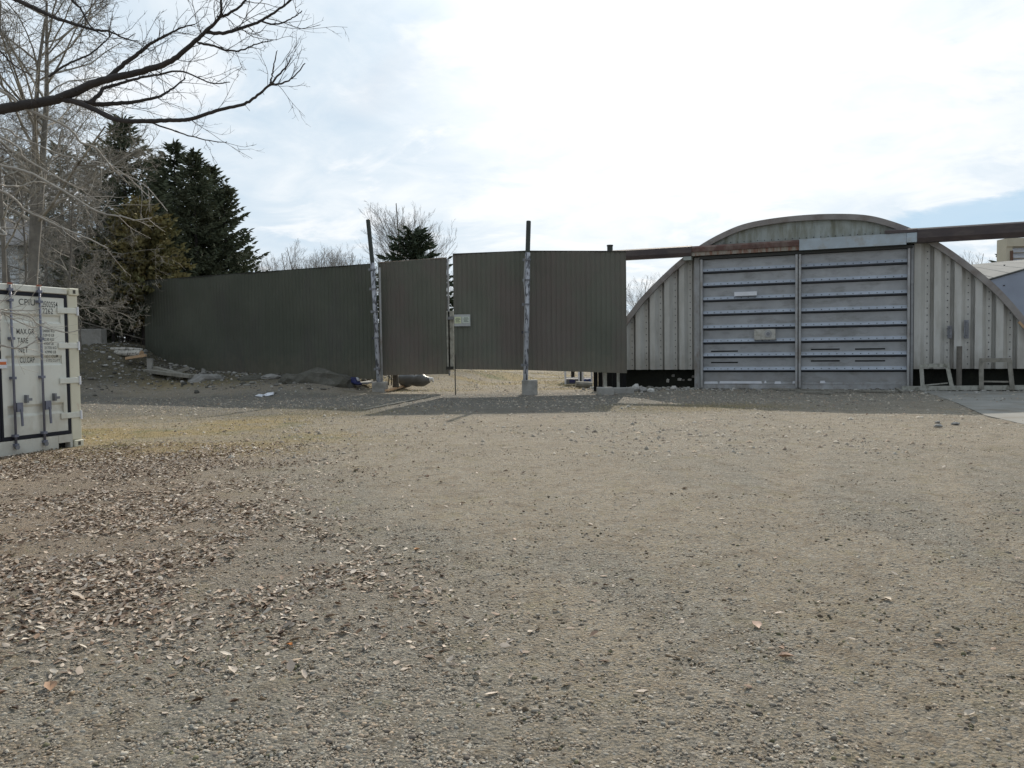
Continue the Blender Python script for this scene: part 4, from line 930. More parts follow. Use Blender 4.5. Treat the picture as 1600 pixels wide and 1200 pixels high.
def grow(tm, p, d, L, r, lev, P):
    """P: list of dicts per level"""
    q = P[lev]; n = q.get('n', 4); pts = wig(p, d, L, n, q.get('w', .15), q.get('up', .05)); s = 5 if r > .04 else (4 if r > .015 else 3)
    tm.path(pts, r, r*q.get('tap', .35), s)
    if lev+1 >= len(P): return
    c = P[lev+1]; k = c['k']; k = int(k)+(rnd.random() < k-int(k))
    for i in range(k):
        f = q.get('s0', .15)+(1-q.get('s0', .15))*(i+rnd.random())/k; x = f*n; j = min(int(x), n-1); a = pts[j]+(pts[j+1]-pts[j])*(x-j)
        t = nrm(pts[j+1]-pts[j]); side = nrm(np.cross(t, rv())); ang = c.get('ang', .8)*rnd.uniform(.7, 1.25)
        dd = nrm(t*math.cos(ang)+side*math.sin(ang))
        grow(tm, a, dd, L*c['l']*(1.15-.6*f)*rnd.uniform(.6, 1.2), max(r*c.get('r', .5)*(1.1-.6*f), c.get('rmin', .003)), lev+1, P)
def bare_tree(name, label, cat, x, y, h, r, P, mtrunk, mtwig, group=None, lean=(0, 0), z=None, th=None):
    z = Hs(x, y) if z is None else z; t = thing(name, label, cat, (x, y, z), group)
    rnd.seed(int(abs(x)*37+y*11)+3)
    base = np.array([x, y, z-.1]); n = 8; pts = wig(base, nrm(np.array([lean[0], lean[1], 1.0])), h, n, .03, .05)
    tr = TM(); tr.path(pts, r, r*.18, 9); tr.build('trunk', mtrunk, t)
    tm = TM(); c = P[0]; k = c['k']
    for i in range(k):
        f = c.get('s0', .3)+(c.get('s1', 1)-c.get('s0', .3))*(i+rnd.random())/k; xx = f*n; j = min(int(xx), n-1); a = pts[j]+(pts[j+1]-pts[j])*(xx-j)
        az = rnd.random()*2*math.pi; el = c.get('el', .5)+rnd.uniform(-.25, .3); dd = np.array([math.cos(az)*math.cos(el), math.sin(az)*math.cos(el), math.sin(el)])
        grow(tm, a, dd, h*c['l']*(1.2-.75*f)*rnd.uniform(.7, 1.2), r*c.get('r', .4)*(1.15-.8*f), 0, P)
    tm.build('crown', mtwig, t, kind='stuff'); return t
PB = [dict(k=16, l=.42, el=.5, s0=.2, n=5, w=.14, up=.06, r=.4), dict(k=8, l=.5, ang=.8, n=4, w=.16, up=.02, r=.45), dict(k=7, l=.5, ang=.8, n=4, w=.18, up=0, r=.45, rmin=.006), dict(k=5, l=.55, ang=.8, n=3, w=.2, r=.5, rmin=.0045)]
PBR = [dict(k=20, l=.5, el=.35, s0=.05, n=5, w=.25, up=-.02, r=.45), dict(k=8, l=.55, ang=.9, n=4, w=.3, up=-.02, r=.45), dict(k=7, l=.55, ang=1.0, n=4, w=.32, r=.5, rmin=.007), dict(k=5, l=.6, ang=1.0, n=3, w=.35, r=.5, rmin=.0055)]
def X_at(px, Y): return atY(px, 550, Y).x
def Hh(px, py, Y): return atY(px, py, Y).z
PB2 = [dict(PB[0], s0=.45)]+PB[1:]
# trees left behind the container
Y = 22.5
bare_tree('bare_tree', 'tall bare tree, right one of the two thick trunks rising behind the container', 'tree', X_at(60, Y), Y, 11.2, .17, PB2, M['tree_mid'], M['twig_brush'], 'bare trees behind the container', (-.03, 0))
bare_tree('bare_tree', 'tall bare tree, left one of the two thick trunks rising behind the container', 'tree', X_at(42, Y), Y, 11.8, .17, PB2, M['tree_mid'], M['twig_brush'], 'bare trees behind the container', (.0, 0))
bare_tree('bare_tree', 'slim bare tree at the very left edge in front of the pale house', 'tree', X_at(4, 21), 21, 9.5, .085, PB2, M['tree_mid'], M['twig_brush'], 'bare trees behind the container', (.02, 0))
BR = [(92, 27.5, 7.6, .09, 'grey bare tree with tangled twigs just right of the thick trunks'), (126, 32, 4.6, .045, 'tangled bare tree over the concrete block on the bank'), (180, 39.5, 5.6, .06, 'low tangled bare shrub in front of the olive cedar'),
      (240, 41, 6.5, .06, 'low tangled shrub at the left end of the fence'), (125, 35, 9.0, .09, 'tangled bare tree behind the one over the concrete block'), (75, 33, 9.5, .1, 'tangled bare tree behind the thick trunks'), (20, 30, 9.0, .1, 'tangled bare tree behind the left edge')]
for px, Y, h, r, lb in BR:
    PQ = [dict(PBR[0], s0=.62)]+PBR[1:] if px < 60 else ([dict(PBR[0], l=.22 if px > 95 else .34, s0=.38)]+PBR[1:] if Y < 34 else PBR)
    bare_tree('bare_tree' if h > 6 else 'bare_shrub', lb, 'tree' if h > 6 else 'shrub', X_at(px, Y), Y, h, r*.8, PQ, M['tree_mid'], M['twig_brush'], 'tangled brush on the bank')
for px, Y, h, r, lb in ((150, 38.5, 7.5, .07, 'pale tangled tree between the cedar and the thick trunks'), (48, 27, 8.5, .08, 'tangled bare tree right behind the container top'), (135, 39, 10.2, .1, 'taller tangled bare tree at the back of the brush')):
    bare_tree('bare_tree' if h > 6 else 'bare_shrub', lb, 'tree' if h > 6 else 'shrub', X_at(px, Y), Y, h, r*.8, ([dict(PBR[0], s0=.62)]+PBR[1:] if px < 90 else PBR), M['tree_mid'], M['twig_brush'], 'tangled brush on the bank')
# conifers
def conifer(name, label, cat, x, y, h, R, mat_, whorl=.34, nb=9, spray=.30, droop=.25, t0=.04, shape=.85, up=.25, group=None, seed=0, dens=1.0, fat=.32):
    rr = random.Random(seed+100); z = Hs(x, y); t = thing(name, label, cat, (x, y, z), group)
    MB().tube([(x, y, z-.1), (x, y, z+h*.5), (x, y, z+h*.98)], [h*.018, h*.011, .015], 8).build('trunk', M['tree_dark'], t)
    V = []; Fc = []; tm = TM(); hh = h*t0
    def tri(p, d, L, w):
        s = d.cross(Vector((rr.gauss(0, 1), rr.gauss(0, 1), rr.gauss(0, .4)))).normalized()*w; b = len(V)
        V.extend([p-s*.25, p+d*L*.45-s, p+d*L, p+d*L*.5+s]); Fc.append((b, b+1, b+2, b+3))
    while hh < h:
        f = hh/h; L0 = R*(1-f)**shape*(1+.12*math.sin(hh*3+seed))+.12
        for k in range(max(3, int(nb*(1-.5*f)))):
            az = rr.random()*2*math.pi; L = L0*rr.uniform(.62, 1.12); dr = Vector((math.cos(az), math.sin(az), 0))
            base = Vector((x, y, z+hh+rr.uniform(-.15, .15))); n = max(2, int(L/.2)); last = None
            for i in range(n+1):
                g = i/n; p = base+dr*L*g+Vector((0, 0, L*(up*g*(1-f)-droop*math.sin(g*2.4)*(1-f*.8)+.45*f*g)))
                if g < .15 and L > 1: continue
                tn = (dr+Vector((0, 0, .15*g))).normalized()
                for q in range(int(3*dens)+(rr.random() < (3*dens) % 1)):
                    sd = Vector((-dr.y, dr.x, 0))*rr.uniform(-1, 1); d = (tn*rr.uniform(.3, 1)+sd*.9+Vector((0, 0, rr.uniform(-.45, .25)))).normalized()
                    tri(p+d*.02, d, spray*rr.uniform(.6, 1.3)*(1.05-.35*g), spray*fat*rr.uniform(.5, 1))
            tri(p, (tn+Vector((0, 0, .3))).normalized(), spray*1.3, spray*.2)
        hh += whorl*rr.uniform(.7, 1.2)*(1-.45*f)
    tri(Vector((x, y, z+h-.2)), Vector((0, 0, 1)), .6, .06)
    o = mesh_obj('crown', np.array([tuple(v) for v in V]), np.array(Fc), mat_, t); o['kind'] = 'stuff'; return t
CON = [(203, 187, 39, 3.6, 'tallest dark spruce, leftmost and half hidden by bare twigs'), (252, 248, 44, 3.0, 'dark spruce between the tallest one and the forked tops'), (281, 226, 43, 3.4, 'dark spruce with the highest of the middle tops'),
       (311, 241, 42, 3.6, 'broad dark spruce just right of the highest middle top'), (336, 262, 45, 3.6, 'dark spruce whose shoulder shows right of the broad one'), (357, 292, 43, 3.3, 'rightmost dark spruce sloping down to the long fence'), (160, 228, 43, 3.4, 'dark spruce mostly hidden behind the brush on the bank'), (105, 222, 46, 3.8, 'dark spruce hidden behind the brush, right of the thick trunks'), (50, 235, 48, 3.8, 'dark spruce hidden behind the thick trunks'), (-5, 225, 47, 3.8, 'dark spruce hidden behind brush at the left edge')]
for i, (px, py, Y, R, lb) in enumerate(CON):
    x = X_at(px, Y); conifer('spruce_tree', lb, 'spruce', x, Y, Hh(px, py, Y)-Hs(x, Y), R, M['spruce'], seed=i, group='dark spruces behind the fence', dens=2.0 if i < 6 else 1.0, fat=.16, spray=.32, whorl=.27, nb=12 if i < 6 else 9)
x = X_at(226, 37); conifer('cedar_tree', 'olive brown cedar with rounded crown just left of the fence end', 'cedar', x, 37.0, Hh(218, 318, 37)-Hs(x, 37.0), 2.6, M['cedar'], whorl=.26, nb=13, spray=.26, droop=-.55, shape=.62, up=.4, seed=31, dens=1.5, fat=.4)
x = X_at(178, 36.5); conifer('cedar_tree', 'low dark evergreen below the brush at the top of the bank', 'cedar', x, 36.5, 4.6, 2.2, M['spruce'], whorl=.24, nb=11, spray=.25, droop=-.3, shape=.5, up=.3, seed=37, dens=1.2, fat=.35)
x = X_at(205, 38); conifer('cedar_tree', 'squat dark evergreen in the shade beside the fence end', 'cedar', x, 37.2, 3.6, 2.0, M['spruce'], whorl=.24, nb=11, spray=.25, droop=-.3, shape=.5, up=.3, seed=38, dens=1.2, fat=.35)
# distance
PF = [dict(k=46, l=.44, el=.98, s1=.72, s0=.15, n=6, w=.03, up=.05, r=.22), dict(k=10, l=.5, ang=.6, n=4, w=.05, up=.05, r=.5, rmin=.010), dict(k=7, l=.45, ang=.45, n=3, w=.06, up=.04, r=.5, rmin=.008), dict(k=4, l=.5, ang=.45, n=2, w=.06, r=.6, rmin=.006)]
Y = 72; x = X_at(642, Y)
bare_tree('bare_tree', 'lone wide spreading bare tree behind the narrow gate leaf', 'tree', x, Y, Hh(640, 312, Y), .2, PF, M['tree_mid'], M['twig_far'])
Y = 60; x = X_at(648, Y); conifer('pine_tree', 'bushy dark pine top in front of the lone bare tree', 'pine', x, Y, Hh(648, 362, Y), 3.6, M['pine'], whorl=.42, nb=12, spray=.5, droop=-.6, shape=.55, up=.4, seed=51, dens=1.5, fat=.2)
proto = None
for k, (px, py, Y, lb) in enumerate(((445, 402, 95, 'far low bare tree just right of the spruces'), (476, 388, 100, 'tallest far bare tree above the long fence'), (500, 390, 92, 'far bare tree right of the tallest one'), (527, 397, 98, 'far bare tree left of the darker twiggy one'), (551, 392, 90, 'darker twiggy far bare tree near the leaning post'),
        (430, 408, 99, 'faint low bare tree beside the rightmost spruce'), (704, 432, 80, 'far tree seen through the gap between the gate leaves'), (996, 432, 110, 'far bare tree showing above the shed roof slope beside the panel'), (1521, 395, 80, 'faint bare tree above the right roof slope'), (568, 402, 97, 'faint bare tree behind the leaning post'), (436, 410, 90, 'lowest far bare tree close to the spruce edge'), (458, 398, 104, 'far bare tree between the first and the tallest one'), (488, 396, 106, 'far bare tree filling the gap right of the tallest one'),
        (513, 399, 101, 'far bare tree above the middle of the long fence top'), (540, 401, 96, 'far bare tree just left of the darker twiggy one'), (560, 406, 103, 'low far bare tree just left of the leaning post'), (600, 400, 93, 'far bare tree left of the lone spreading tree'))):
    x = X_at(px, Y); h = Hh(px, py, Y)
    if proto is None:
        proto = bare_tree('bare_tree', lb, 'tree', x, Y, h, .12, [dict(PF[0], k=22), dict(PF[1], k=9), dict(PF[2], k=6), dict(PF[3], k=3)], M['tree_mid'], M['twig_far'], 'far bare trees', z=0.2); ph = h; pl0 = proto.location.copy(); continue
    r = link(proto.copy()); r.location = (x, Y, .2); s = h/ph; r.scale = (s*1.15, s*1.15, s); r.rotation_euler.z = k*1.3; r['label'] = lb
    for ch in proto.children:
        c = link(ch.copy()); c.parent = r; c.matrix_parent_inverse = ch.matrix_parent_inverse.copy()
Y = 70; x = X_at(1566, Y); conifer('pine_tree', 'small dark evergreen tip above the outbuilding roof', 'pine', x, Y, Hh(1566, 394, Y), 2.2, M['pine'], whorl=.6, nb=7, spray=.55, droop=-.4, shape=.6, up=.3, seed=61, dens=.8)
def woods():
    V = []; Fc = []; tm = TM(); r2 = random.Random(9)
    for i in range(420):
        x = r2.uniform(-160, 160); y = r2.uniform(120, 190); h = r2.uniform(5, 8.5)
        for j in range(9):
            p = np.array([x+r2.gauss(0, 1.2), y+r2.gauss(0, 1), .0]); d = np.array([r2.gauss(0, .25), 0, 1.0]); tm.path([p, p+d*h*.5, p+d*h*r2.uniform(.7, 1)], .10, .03, 3)
        for j in range(14):
            hh = r2.uniform(.3, .9)*h; p = np.array([x+r2.gauss(0, 1.0), y, hh]); d = np.array([r2.gauss(0, 1), 0, 1.0]); tm.path([p, p+d*h*.15], .05, .02, 3)
    props(tm.build('far_woods', M['twig_far']), 'low grey line of far bare woods along the horizon', 'woods', kind='stuff')
woods()
# ------------------------------------------------------------------ big tree leaning in from the left
def near_tree():
    TXY = (-9.3, 9.4); t = thing('near_bare_tree', 'near bare tree whose dark limbs reach in from the top left corner', 'tree', (TXY[0], TXY[1], 0))
    tr = TM(); tr.path([np.array([TXY[0], TXY[1], -.1]), np.array([TXY[0]+.05, TXY[1], 2]), np.array([TXY[0], TXY[1], 4.2]), np.array([TXY[0]+.1, TXY[1]+.1, 7.5]), np.array([TXY[0]-.1, TXY[1], 10])], .26, .07, 14); tr.build('trunk', M['tree_dark'], t)
    def cat(pts, k=6):
        out = []
        for i in range(len(pts)-1):
            p0 = pts[max(i-1, 0)]; p1 = pts[i]; p2 = pts[i+1]; p3 = pts[min(i+2, len(pts)-1)]
            for j in range(k):
                u = j/k; out.append(.5*((2*p1)+(-p0+p2)*u+(2*p0-5*p1+4*p2-p3)*u*u+(-p0+3*p1-3*p2+p3)*u**3))
        out.append(pts[-1]); return out
    def limb(px, Y0, Y1, w0, w1, tm, twigs, start=None, P=None, k=0, spur=True):
        m = len(px); pts = []
        if start is not None: pts.append(np.array(start))
        for i, (x, y) in enumerate(px):
            Y = Y0+(Y1-Y0)*i/max(1, m-1); q = atY(x, y, Y); pts.append(np.array([q.x, q.y, q.z]))
        pts = cat(pts); pts = [p+rv()*.0025 for p in pts]; n = len(pts)
        tm.path(pts, w0/1250*Y0/2, w1/1250*Y1/2, 8 if w0 > 8 else 5)
        for i in range(k):
            f = rnd.uniform(.12, 1); j = min(int(f*(n-1)), n-2); a = pts[j]; d = nrm(pts[j+1]-pts[j]); sd = nrm(np.cross(d, rv())); ang = rnd.uniform(.5, 1.1); L = rnd.uniform(.25, .8)*(1.2-.6*f)
            grow(twigs, a, nrm(d*math.cos(ang)+sd*math.sin(ang)), L, max(.0028, w1/1250*Y1/2*.7), 0, P or PN)
        if spur:
            for i in range(k):
                f = rnd.uniform(.2, 1); j = min(int(f*(n-1)), n-2); d = nrm(rv()+np.array([.3, 0, .4])); twigs.path([pts[j], pts[j]+d*.03, pts[j]+d*rnd.uniform(.05, .1)+rv()*.01], .0035, .0025, 3)
    PN = [dict(n=6, w=.14, up=.02, tap=.5), dict(k=3.2, l=.5, ang=.7, n=4, w=.16, r=.7, rmin=.0022), dict(k=2.2, l=.5, ang=.7, n=3, w=.2, r=.8, rmin=.0018)]
    tw = TM(); S0 = [TXY[0], TXY[1], 4.0]
    def L_(name, *a, **k):
        tm = TM(); limb(*a, tm=tm, twigs=tw, **k); return tm.build(name, M['tree_dark'], t)
    L_('limb', [(-160, 190), (-40, 176), (20, 167), (75, 158), (100, 151), (138, 134), (167, 124), (208, 115), (250, 103), (272, 92), (303, 66), (322, 48), (344, 25), (346, -5), (350, -60)], 9.0, 8.2, 18, 2.2, start=S0, k=22)
    L_('limb', [(322, 50), (347, 52), (377, 44), (406, 33), (432, 17), (454, 0), (475, -22)], 8.4, 8.2, 6, 2.5, k=8)
    L_('limb', [(340, 27), (352, 24), (372, 12), (384, 0), (395, -14)], 8.3, 8.2, 5, 2.5, k=5)
    L_('limb', [(406, 33), (428, 38), (443, 35), (460, 26), (472, 17)], 8.3, 8.1, 3, 1.5, k=2)
    L_('limb', [(309, 66), (330, 71), (358, 79), (380, 78), (397, 70), (424, 64)], 8.4, 8.5, 4, 1.5, k=5)
    L_('limb', [(167, 124), (190, 103), (217, 83), (237, 67), (255, 58), (283, 43), (305, 38)], 8.7, 8.9, 8, 1.6, k=12)
    L_('limb', [(90, 153), (120, 160), (150, 172), (185, 188), (230, 189), (270, 188), (298, 186), (338, 173), (377, 164), (399, 152), (422, 133), (439, 131), (457, 121), (477, 99)], 8.8, 8.0, 9, 1.5, k=10)
    L_('limb', [(422, 133), (438, 114), (450, 101), (455, 90)], 8.05, 8.0, 3.5, 1.4, k=1)
    L_('limb', [(421, 133), (425, 119), (428, 100), (433, 79)], 8.05, 8.1, 3.5, 1.4, k=1)
    L_('limb', [(100, 156), (142, 162), (183, 162), (217, 158), (250, 150), (270, 138), (290, 122)], 8.8, 9.3, 9, 1.6, k=14)
    L_('limb', [(142, 160), (155, 148), (162, 138), (180, 133), (210, 124), (240, 118), (285, 112), (330, 130), (360, 128)], 8.8, 9.2, 7, 1.4, k=14)
    L_('limb', [(-120, -60), (-20, -20), (48, 10), (80, 25), (113, 37), (150, 47), (172, 49), (195, 60), (217, 65)], 8.6, 8.6, 9, 1.5, start=[TXY[0], TXY[1], 6.4], k=12)
    L_('limb', [(90, -40), (113, 0), (127, 15), (140, 40), (167, 58)], 8.6, 8.6, 5, 1.6, k=6)
    L_('limb', [(-90, 10), (-40, 45), (0, 80), (25, 104), (50, 118)], 8.8, 9.2, 4, 1.6, k=6)
    L_('limb', [(76, 120), (105, 100), (140, 85), (165, 64), (178, 48)], 9.2, 9.4, 4, 1.4, k=10)
    L_('limb', [(230, 190), (262, 201), (300, 213), (330, 220), (355, 222)], 8.6, 9.2, 3, 1.2, k=4)
    tw.build('dark_twigs', M['tree_dark'], t, kind='stuff')
    # paler drooping shoots
    tw2 = TM(); PP = [dict(n=6, w=.12, up=.04, tap=.5), dict(k=2.2, l=.45, ang=.7, n=4, w=.14, r=.7, rmin=.0022)]
    def D_(px, w0, w1, Y0, Y1, k):
        tm = TM(); limb(px, Y0=Y0, Y1=Y1, w0=w0, w1=w1, tm=tm, twigs=tw2, k=k, P=PP, start=[TXY[0], TXY[1], 3.0+rnd.random()*2.5]); tm.build('drooping_branch', M['tree_pale'], t)
    D_([(-60, 190), (22, 226), (40, 248), (92, 278), (118, 292), (130, 297)], 4, 1.6, 8.6, 9.0, 5)
    D_([(-80, 240), (0, 258), (44, 269), (70, 282), (112, 306), (140, 324), (166, 335), (194, 339), (212, 344), (238, 340)], 5, 1.8, 8.4, 8.6, 7)
    D_([(-80, 270), (0, 298), (26, 314), (40, 328), (80, 348), (112, 362), (140, 374), (168, 388)], 5, 1.8, 8.3, 8.8, 7)
    D_([(-60, 130), (40, 170), (106, 200), (126, 222), (150, 232), (170, 256), (182, 268), (224, 288), (262, 330)], 5, 1.5, 8.8, 9.4, 8)
    D_([(-40, 200), (30, 215), (90, 240), (130, 250), (180, 262), (236, 310)], 3, 1.4, 9.2, 10, 6)
    D_([(-40, 350), (0, 355), (22, 357), (44, 352)], 4, 1.6, 8.2, 8.4, 3)
    D_([(-60, 285), (10, 290), (32, 291), (56, 284), (76, 288)], 4, 1.6, 8.2, 8.8, 3)
    D_([(-60, 470), (0, 483), (15, 484), (52, 485), (70, 475)], 3, 1.4, 7.6, 8.0, 4)
    D_([(-60, 475), (0, 487), (44, 494), (62, 508), (103, 519), (124, 515)], 3.2, 1.3, 7.6, 8.0, 4)
    D_([(-60, 490), (0, 490), (23, 500), (49, 511), (58, 510), (72, 503)], 2.6, 1.3, 7.6, 8.0, 4)
    D_([(-60, 530), (0, 539), (21, 544), (37, 543), (55, 533), (57, 526)], 3.2, 1.6, 7.6, 7.8, 4)
    D_([(-60, 460), (0, 470), (20, 462), (27, 452)], 2.6, 1.4, 7.6, 7.9, 3)
    tw2.build('pale_twigs', M['tree_pale'], t, kind='stuff')
near_tree()
# ------------------------------------------------------------------ loose cover on the ground
ICO = None
def ico_base():
    ph = (1+5**.5)/2; V = np.array([(-1, ph, 0), (1, ph, 0), (-1, -ph, 0), (1, -ph, 0), (0, -1, ph), (0, 1, ph), (0, -1, -ph), (0, 1, -ph), (ph, 0, -1), (ph, 0, 1), (-ph, 0, -1), (-ph, 0, 1)], float)/1.9
    Fc = np.array([(0,11,5),(0,5,1),(0,1,7),(0,7,10),(0,10,11),(1,5,9),(5,11,4),(11,10,2),(10,7,6),(7,1,8),(3,9,4),(3,4,2),(3,2,6),(3,6,8),(3,8,9),(4,9,5),(2,4,11),(6,2,10),(8,6,7),(9,8,1)]); return V, Fc
OCT = (np.array([(1, 0, 0), (0, 1, 0), (-1, 0, 0), (0, -1, 0), (0, 0, 1), (0, 0, -1)], float), np.array([(0, 1, 4), (1, 2, 4), (2, 3, 4), (3, 0, 4)]))
def scatter(name, X, Y, R, base, mat_, label, flat=.55, pal=None, jit=.22, zoff=.1, cat='gravel'):
    V0, F0 = base; n = len(X); k = len(V0); ang = RS.rand(n)*6.283; c, s = np.cos(ang), np.sin(ang)
    st = np.stack([RS.uniform(.75, 1.3, n), RS.uniform(.6, 1.0, n), flat*RS.uniform(.6, 1.2, n)], -1)
    P = V0[None]*(1+jit*(RS.rand(n, k, 1)-.5)*2)*st[:, None, :]*R[:, None, None]
    x = P[..., 0]*c[:, None]-P[..., 1]*s[:, None]; y = P[..., 0]*s[:, None]+P[..., 1]*c[:, None]
    z = P[..., 2]+.12*P[..., 0]*(RS.rand(n, 1)-.5)
    Z = H(X, Y)
    V = np.stack([x+X[:, None], y+Y[:, None], z+(Z+R*zoff)[:, None]], -1).reshape(-1, 3)
    Fc = (F0[None]+np.arange(n)[:, None, None]*k).reshape(-1, F0.shape[1])
    pal = np.array(pal); ci = RS.randint(0, len(pal), n); col = pal[ci]*RS.uniform(.75, 1.2, (n, 1)); col = np.repeat(col, k, 0)
    o = mesh_obj(name, V, Fc, mat_, None, False, col); props(o, label, cat, kind='stuff'); return o
def sample(n, y0, y1, dens, pw=1.7, xw=.72, xmin=None):
    m4 = n*7; u = RS.rand(m4); Y = (y0**(2-pw)+u*(y1**(2-pw)-y0**(2-pw)))**(1/(2-pw)); X = (RS.rand(m4)*2-1)*xw*(Y+.6)
    keep = RS.rand(m4) < dens(X, Y); return X[keep][:n], Y[keep][:n]
SPAL = [(.31, .27, .215), (.35, .31, .25), (.26, .23, .185), (.34, .28, .21), (.41, .36, .29), (.21, .185, .15), (.36, .28, .20), (.29, .275, .235), (.48, .43, .35), (.28, .22, .16), (.16, .135, .11)]
gd = lambda X, Y: .08+.92*gravelly(X, Y)*(1-.7*leafy(X, Y))
X, Y = sample(32000, 2.3, 8.0, gd, 2.2); R = np.clip(np.exp(RS.normal(math.log(.0062), .42, len(X))), .003, .018)
scatter('gravel_stones', X, Y, R, ico_base(), M['stone'], 'loose grey gravel stones over the near yard', pal=SPAL)
X, Y = sample(80000, 2.3, 13, gd, 1.9); R = np.clip(np.exp(RS.normal(math.log(.005), .35, len(X))), .003, .014)
scatter('gravel_chips', X, Y, R, OCT, M['stone'], 'fine gravel chips over the near and middle yard', pal=SPAL)
X, Y = sample(26000, 11, 29, lambda X, Y: .1+.9*gravelly(X, Y), .6, .7); R = np.clip(np.exp(RS.normal(math.log(.016), .5, len(X))), .008, .06)
k_ = H(X, Y, False) < .9
scatter('gravel_rubble', X[k_], Y[k_], R[k_], OCT, M['stone'], 'coarser gravel and rubble towards the gate and shed', pal=SPAL, flat=.7)
bx = lambda X, Y: sst(.05, .5, H(X, Y, False))
X, Y = sample(3800, 24, 36, lambda X, Y: bx(X, Y)*(X < -4.8)*(Y < 36), .5, .7); R = np.clip(np.exp(RS.normal(math.log(.035), .6, len(X))), .015, .16)
scatter('bank_rubble', X, Y, R, ico_base(), M['stone'], 'broken stones on the earth bank and at the fence foot', pal=[(.2, .19, .17), (.14, .13, .11), (.28, .27, .24), (.10, .095, .08), (.42, .41, .38)], flat=.6)
# leaves
LV = np.array([(0, -1, 0), (-.55, -.35, .22), (-.45, .35, .30), (0, 1, .12), (.5, .3, .26), (.58, -.3, .18), (0, -.3, -.02), (0, .4, .0)], float)
LF = np.array([(0, 6, 1), (1, 6, 7), (1, 7, 2), (2, 7, 3), (3, 7, 4), (4, 7, 6), (4, 6, 5), (5, 6, 0)])
X, Y = sample(13000, 2.5, 16, lambda X, Y: .04+sst(.50, .70, fbm(X*1.6, Y*1.6, 4, 61))+.4*leafy(X, Y), 1.5); R = np.clip(np.exp(RS.normal(math.log(.0055), .5, len(X))), .003, .014)
scatter('dirt_clods', X, Y, R, ico_base(), M['stone'], 'dark crumbs of earth and bark in clusters over the yard', pal=[(.12, .09, .06), (.17, .13, .085), (.09, .08, .05), (.15, .14, .08), (.22, .16, .10)], flat=.7, jit=.4)
uu = RS.uniform(-4.2, 11.2, 3600); dd = RS.exponential(.55, 3600)+.08; q = (uu < -.1) | (RS.rand(3600) < .6); uu = uu[q]; dd = dd[q]
X = A0.x+UD.x*uu+ND.x*dd; Y = A0.y+UD.y*uu+ND.y*dd; R = np.clip(np.exp(RS.normal(math.log(.026), .6, len(X))), .01, .12)*np.where(uu < -.1, 1.25, .8)
scatter('shed_rubble', X, Y, R, ico_base(), M['stone'], 'pale rubble strewn along the foot of the arched shed', pal=[(.40, .39, .35), (.30, .29, .26), (.22, .21, .18), (.48, .46, .42), (.14, .13, .11)], flat=.65)
X, Y = sample(9000, 29, 62, lambda X, Y: np.full(len(X), .8)*(np.abs(X) < 14), .6, .5); R = np.clip(np.exp(RS.normal(math.log(.022), .6, len(X))), .01, .09)
scatter('far_gravel', X, Y, R, OCT, M['stone'], 'scattered stones on the sunlit ground beyond the gate', pal=SPAL+[(.2, .16, .1)], flat=.7)
LPAL = [(.50, .42, .34), (.55, .47, .39), (.46, .39, .32), (.44, .34, .25), (.34, .24, .17), (.52, .42, .33), (.24, .155, .10), (.42, .35, .28), (.58, .51, .42), (.13, .085, .06), (.38, .30, .23), (.18, .12, .08)]
def leaves(name, X, Y, R, label, pal, lift=.3):
    n = len(X); k = 8; P = LV[None]*(1+.35*(RS.rand(n, k, 3)-.5)); P[..., 2] *= RS.uniform(-1.0, 2.0, (n, 1)); P[..., 0] *= RS.uniform(.5, 1.1, (n, 1)); P = P*R[:, None, None]
    a = RS.rand(n)*6.283; tx = RS.normal(0, .22, n); ty = RS.normal(0, .22, n)
    z = P[..., 2]+P[..., 0]*tx[:, None]+P[..., 1]*ty[:, None]
    x = P[..., 0]*np.cos(a)[:, None]-P[..., 1]*np.sin(a)[:, None]; y = P[..., 0]*np.sin(a)[:, None]+P[..., 1]*np.cos(a)[:, None]
    zm = z.min(1); V = np.stack([x+X[:, None], y+Y[:, None], z-zm[:, None]+(H(X, Y)+lift*R*RS.rand(n)*1.0+.001)[:, None]], -1).reshape(-1, 3)
    Fc = (LF[None]+np.arange(n)[:, None, None]*k).reshape(-1, 3); pal = np.array(pal); col = pal[RS.randint(0, len(pal), n)]*RS.uniform(.75, 1.2, (n, 1))
    o = mesh_obj(name, V, Fc, M['leaf'], None, False, np.repeat(col, k, 0)); props(o, label, 'leaves', kind='stuff')
X, Y = sample(30000, 3.6, 14.5, lambda X, Y: leafy(X, Y)*(X > -11)*(.10+.9*sst(.34, .50, fbm(X*1.1, Y*1.3, 4, 71))), .7, .78); leaves('fallen_leaves', X, Y, RS.uniform(.010, .027, len(X))*(1+.35*(RS.rand(len(X)) > .9)), 'dead brown leaves lying thick in front of the container', LPAL)
X, Y = sample(1500, 3.2, 28, lambda X, Y: np.full(len(X), .45)*(1-leafy(X, Y)*.5)*(1+1.2*(X < 0)), .7, .72); leaves('scattered_leaves', X, Y, RS.uniform(.014, .035, len(X)), 'single dead leaves scattered over the yard', [(.42, .34, .27), (.5, .42, .34), (.3, .2, .14), (.2, .14, .1)])
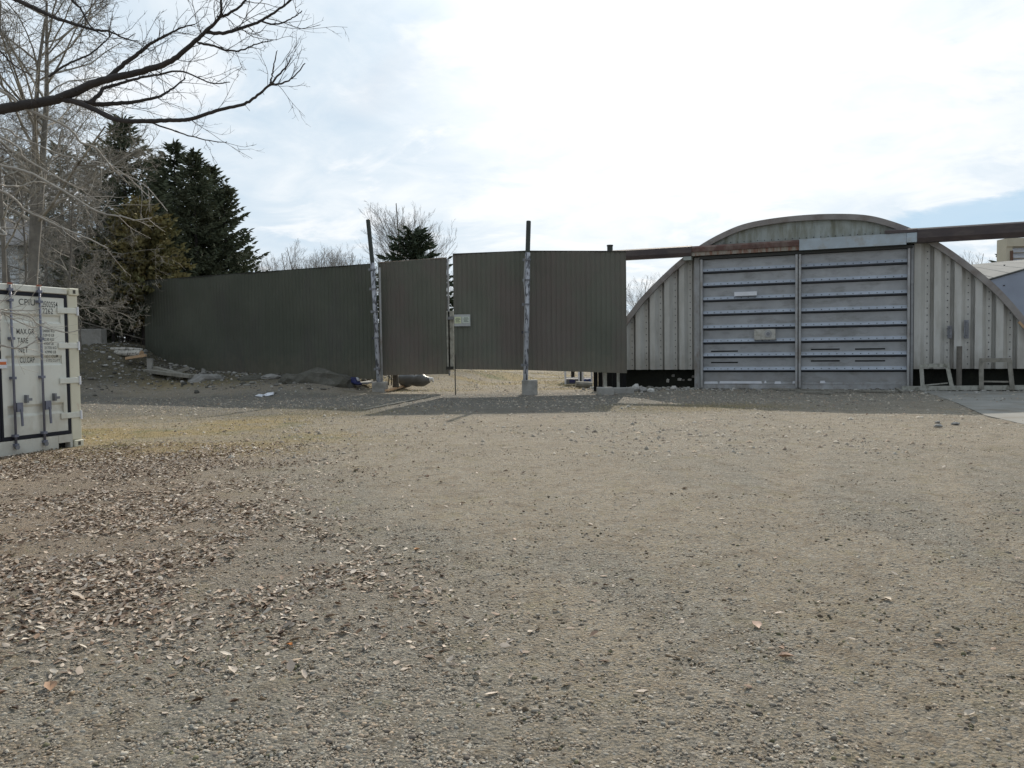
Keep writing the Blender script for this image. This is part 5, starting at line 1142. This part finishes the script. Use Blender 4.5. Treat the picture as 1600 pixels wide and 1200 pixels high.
for k, (x, y, s_, lb) in enumerate(((1182, 977, .075, 'curled pinkish brown leaf right of the yard centre'), (1229, 1026, .075, 'curled brown leaf nearer than the pinkish one'), (1386, 938, .06, 'pale flat leaf on the wheel rut'), (1515, 1117, .05, 'pale flat leaf lowest at the right'), (79, 1073, .08, 'thick curled leaf near the lower left corner'), (652, 858, .05, 'small orange leaf on the gravel near the yard centre'), (453, 1008, .04, 'bright orange small leaf left of centre'))):
    p = G(x, y+3); P = LV*s_*.6; c_, s2 = math.cos(k*1.7), math.sin(k*1.7)
    V = np.stack([P[:, 0]*c_-P[:, 1]*s2+p.x, P[:, 0]*s2+P[:, 1]*c_+p.y, P[:, 2]*1.5+.012+Hs(p.x, p.y)], -1)
    o = mesh_obj('dead_leaf', V, LF, M['leaf'], None, False, np.repeat(np.array([[(.48, .33, .25), (.40, .27, .19), (.5, .42, .32), (.5, .43, .34), (.33, .2, .12), (.6, .3, .12), (.65, .25, .07)][k]]), 8, 0)); props(o, lb, 'leaf', 'single large leaves on the yard')
# dead grass blades
def grass():
    n0 = 42000; X, Y = sample(n0, 3.5, 55, lambda X, Y: np.clip(grassy(X, Y)+.03, 0, 1)*(X < 9)*(1-.6*(Y > 30)), .8, .75); n = len(X)
    a = RS.rand(n)*6.283; L = RS.uniform(.02, .055, n)*(1+(Y > 26)*1.2); w = .0025+.0006*Y*.3; Z = H(X, Y); dx, dy = np.cos(a), np.sin(a); t = RS.uniform(.3, 1.2, n)
    V = np.stack([np.stack([X-dy*w, Y+dx*w, Z], -1), np.stack([X+dy*w, Y-dx*w, Z], -1), np.stack([X+dx*L*t, Y+dy*L*t, Z+L*.6], -1)], 1).reshape(-1, 3)
    Fc = np.arange(3*n).reshape(n, 3); pal = np.array([(.40, .31, .15), (.33, .26, .13), (.22, .22, .09), (.45, .38, .22)]); col = np.repeat(pal[RS.randint(0, 4, n)]*RS.uniform(.8, 1.15, (n, 1)), 3, 0)
    o = mesh_obj('dead_grass', V, Fc, M['grass'], None, False, col); props(o, 'thin straw coloured dead grass in the yard', 'grass', kind='stuff')
grass()
# pale strip on the dark drive under the gate
a = G(568, 641); b = G(668, 622)
t = thing('sun_bleached_batten', 'long thin pale batten lying on the shaded drive before the gate', 'batten', (a.x, a.y, 0))
MB().bar((a.x, a.y, .02), (b.x, b.y, .03), .07, .025).build('batten', M['wood'], t)
for k, (x, y, s_, lb) in enumerate(((1465, 662, .07, 'white stone, left upper of three on the dirt before the slab'), (1466, 668, .08, 'white stone, left lower of three on the dirt before the slab'), (1493, 664.5, .08, 'white stone, right one of three on the dirt before the slab'))):
    p = G(x, y); rock('rock', lb, 'stone', (p.x, p.y, .03), s_*1.0, s_*.7, s_*.45, M['rock'], 20+k, 'white stones before the slab')
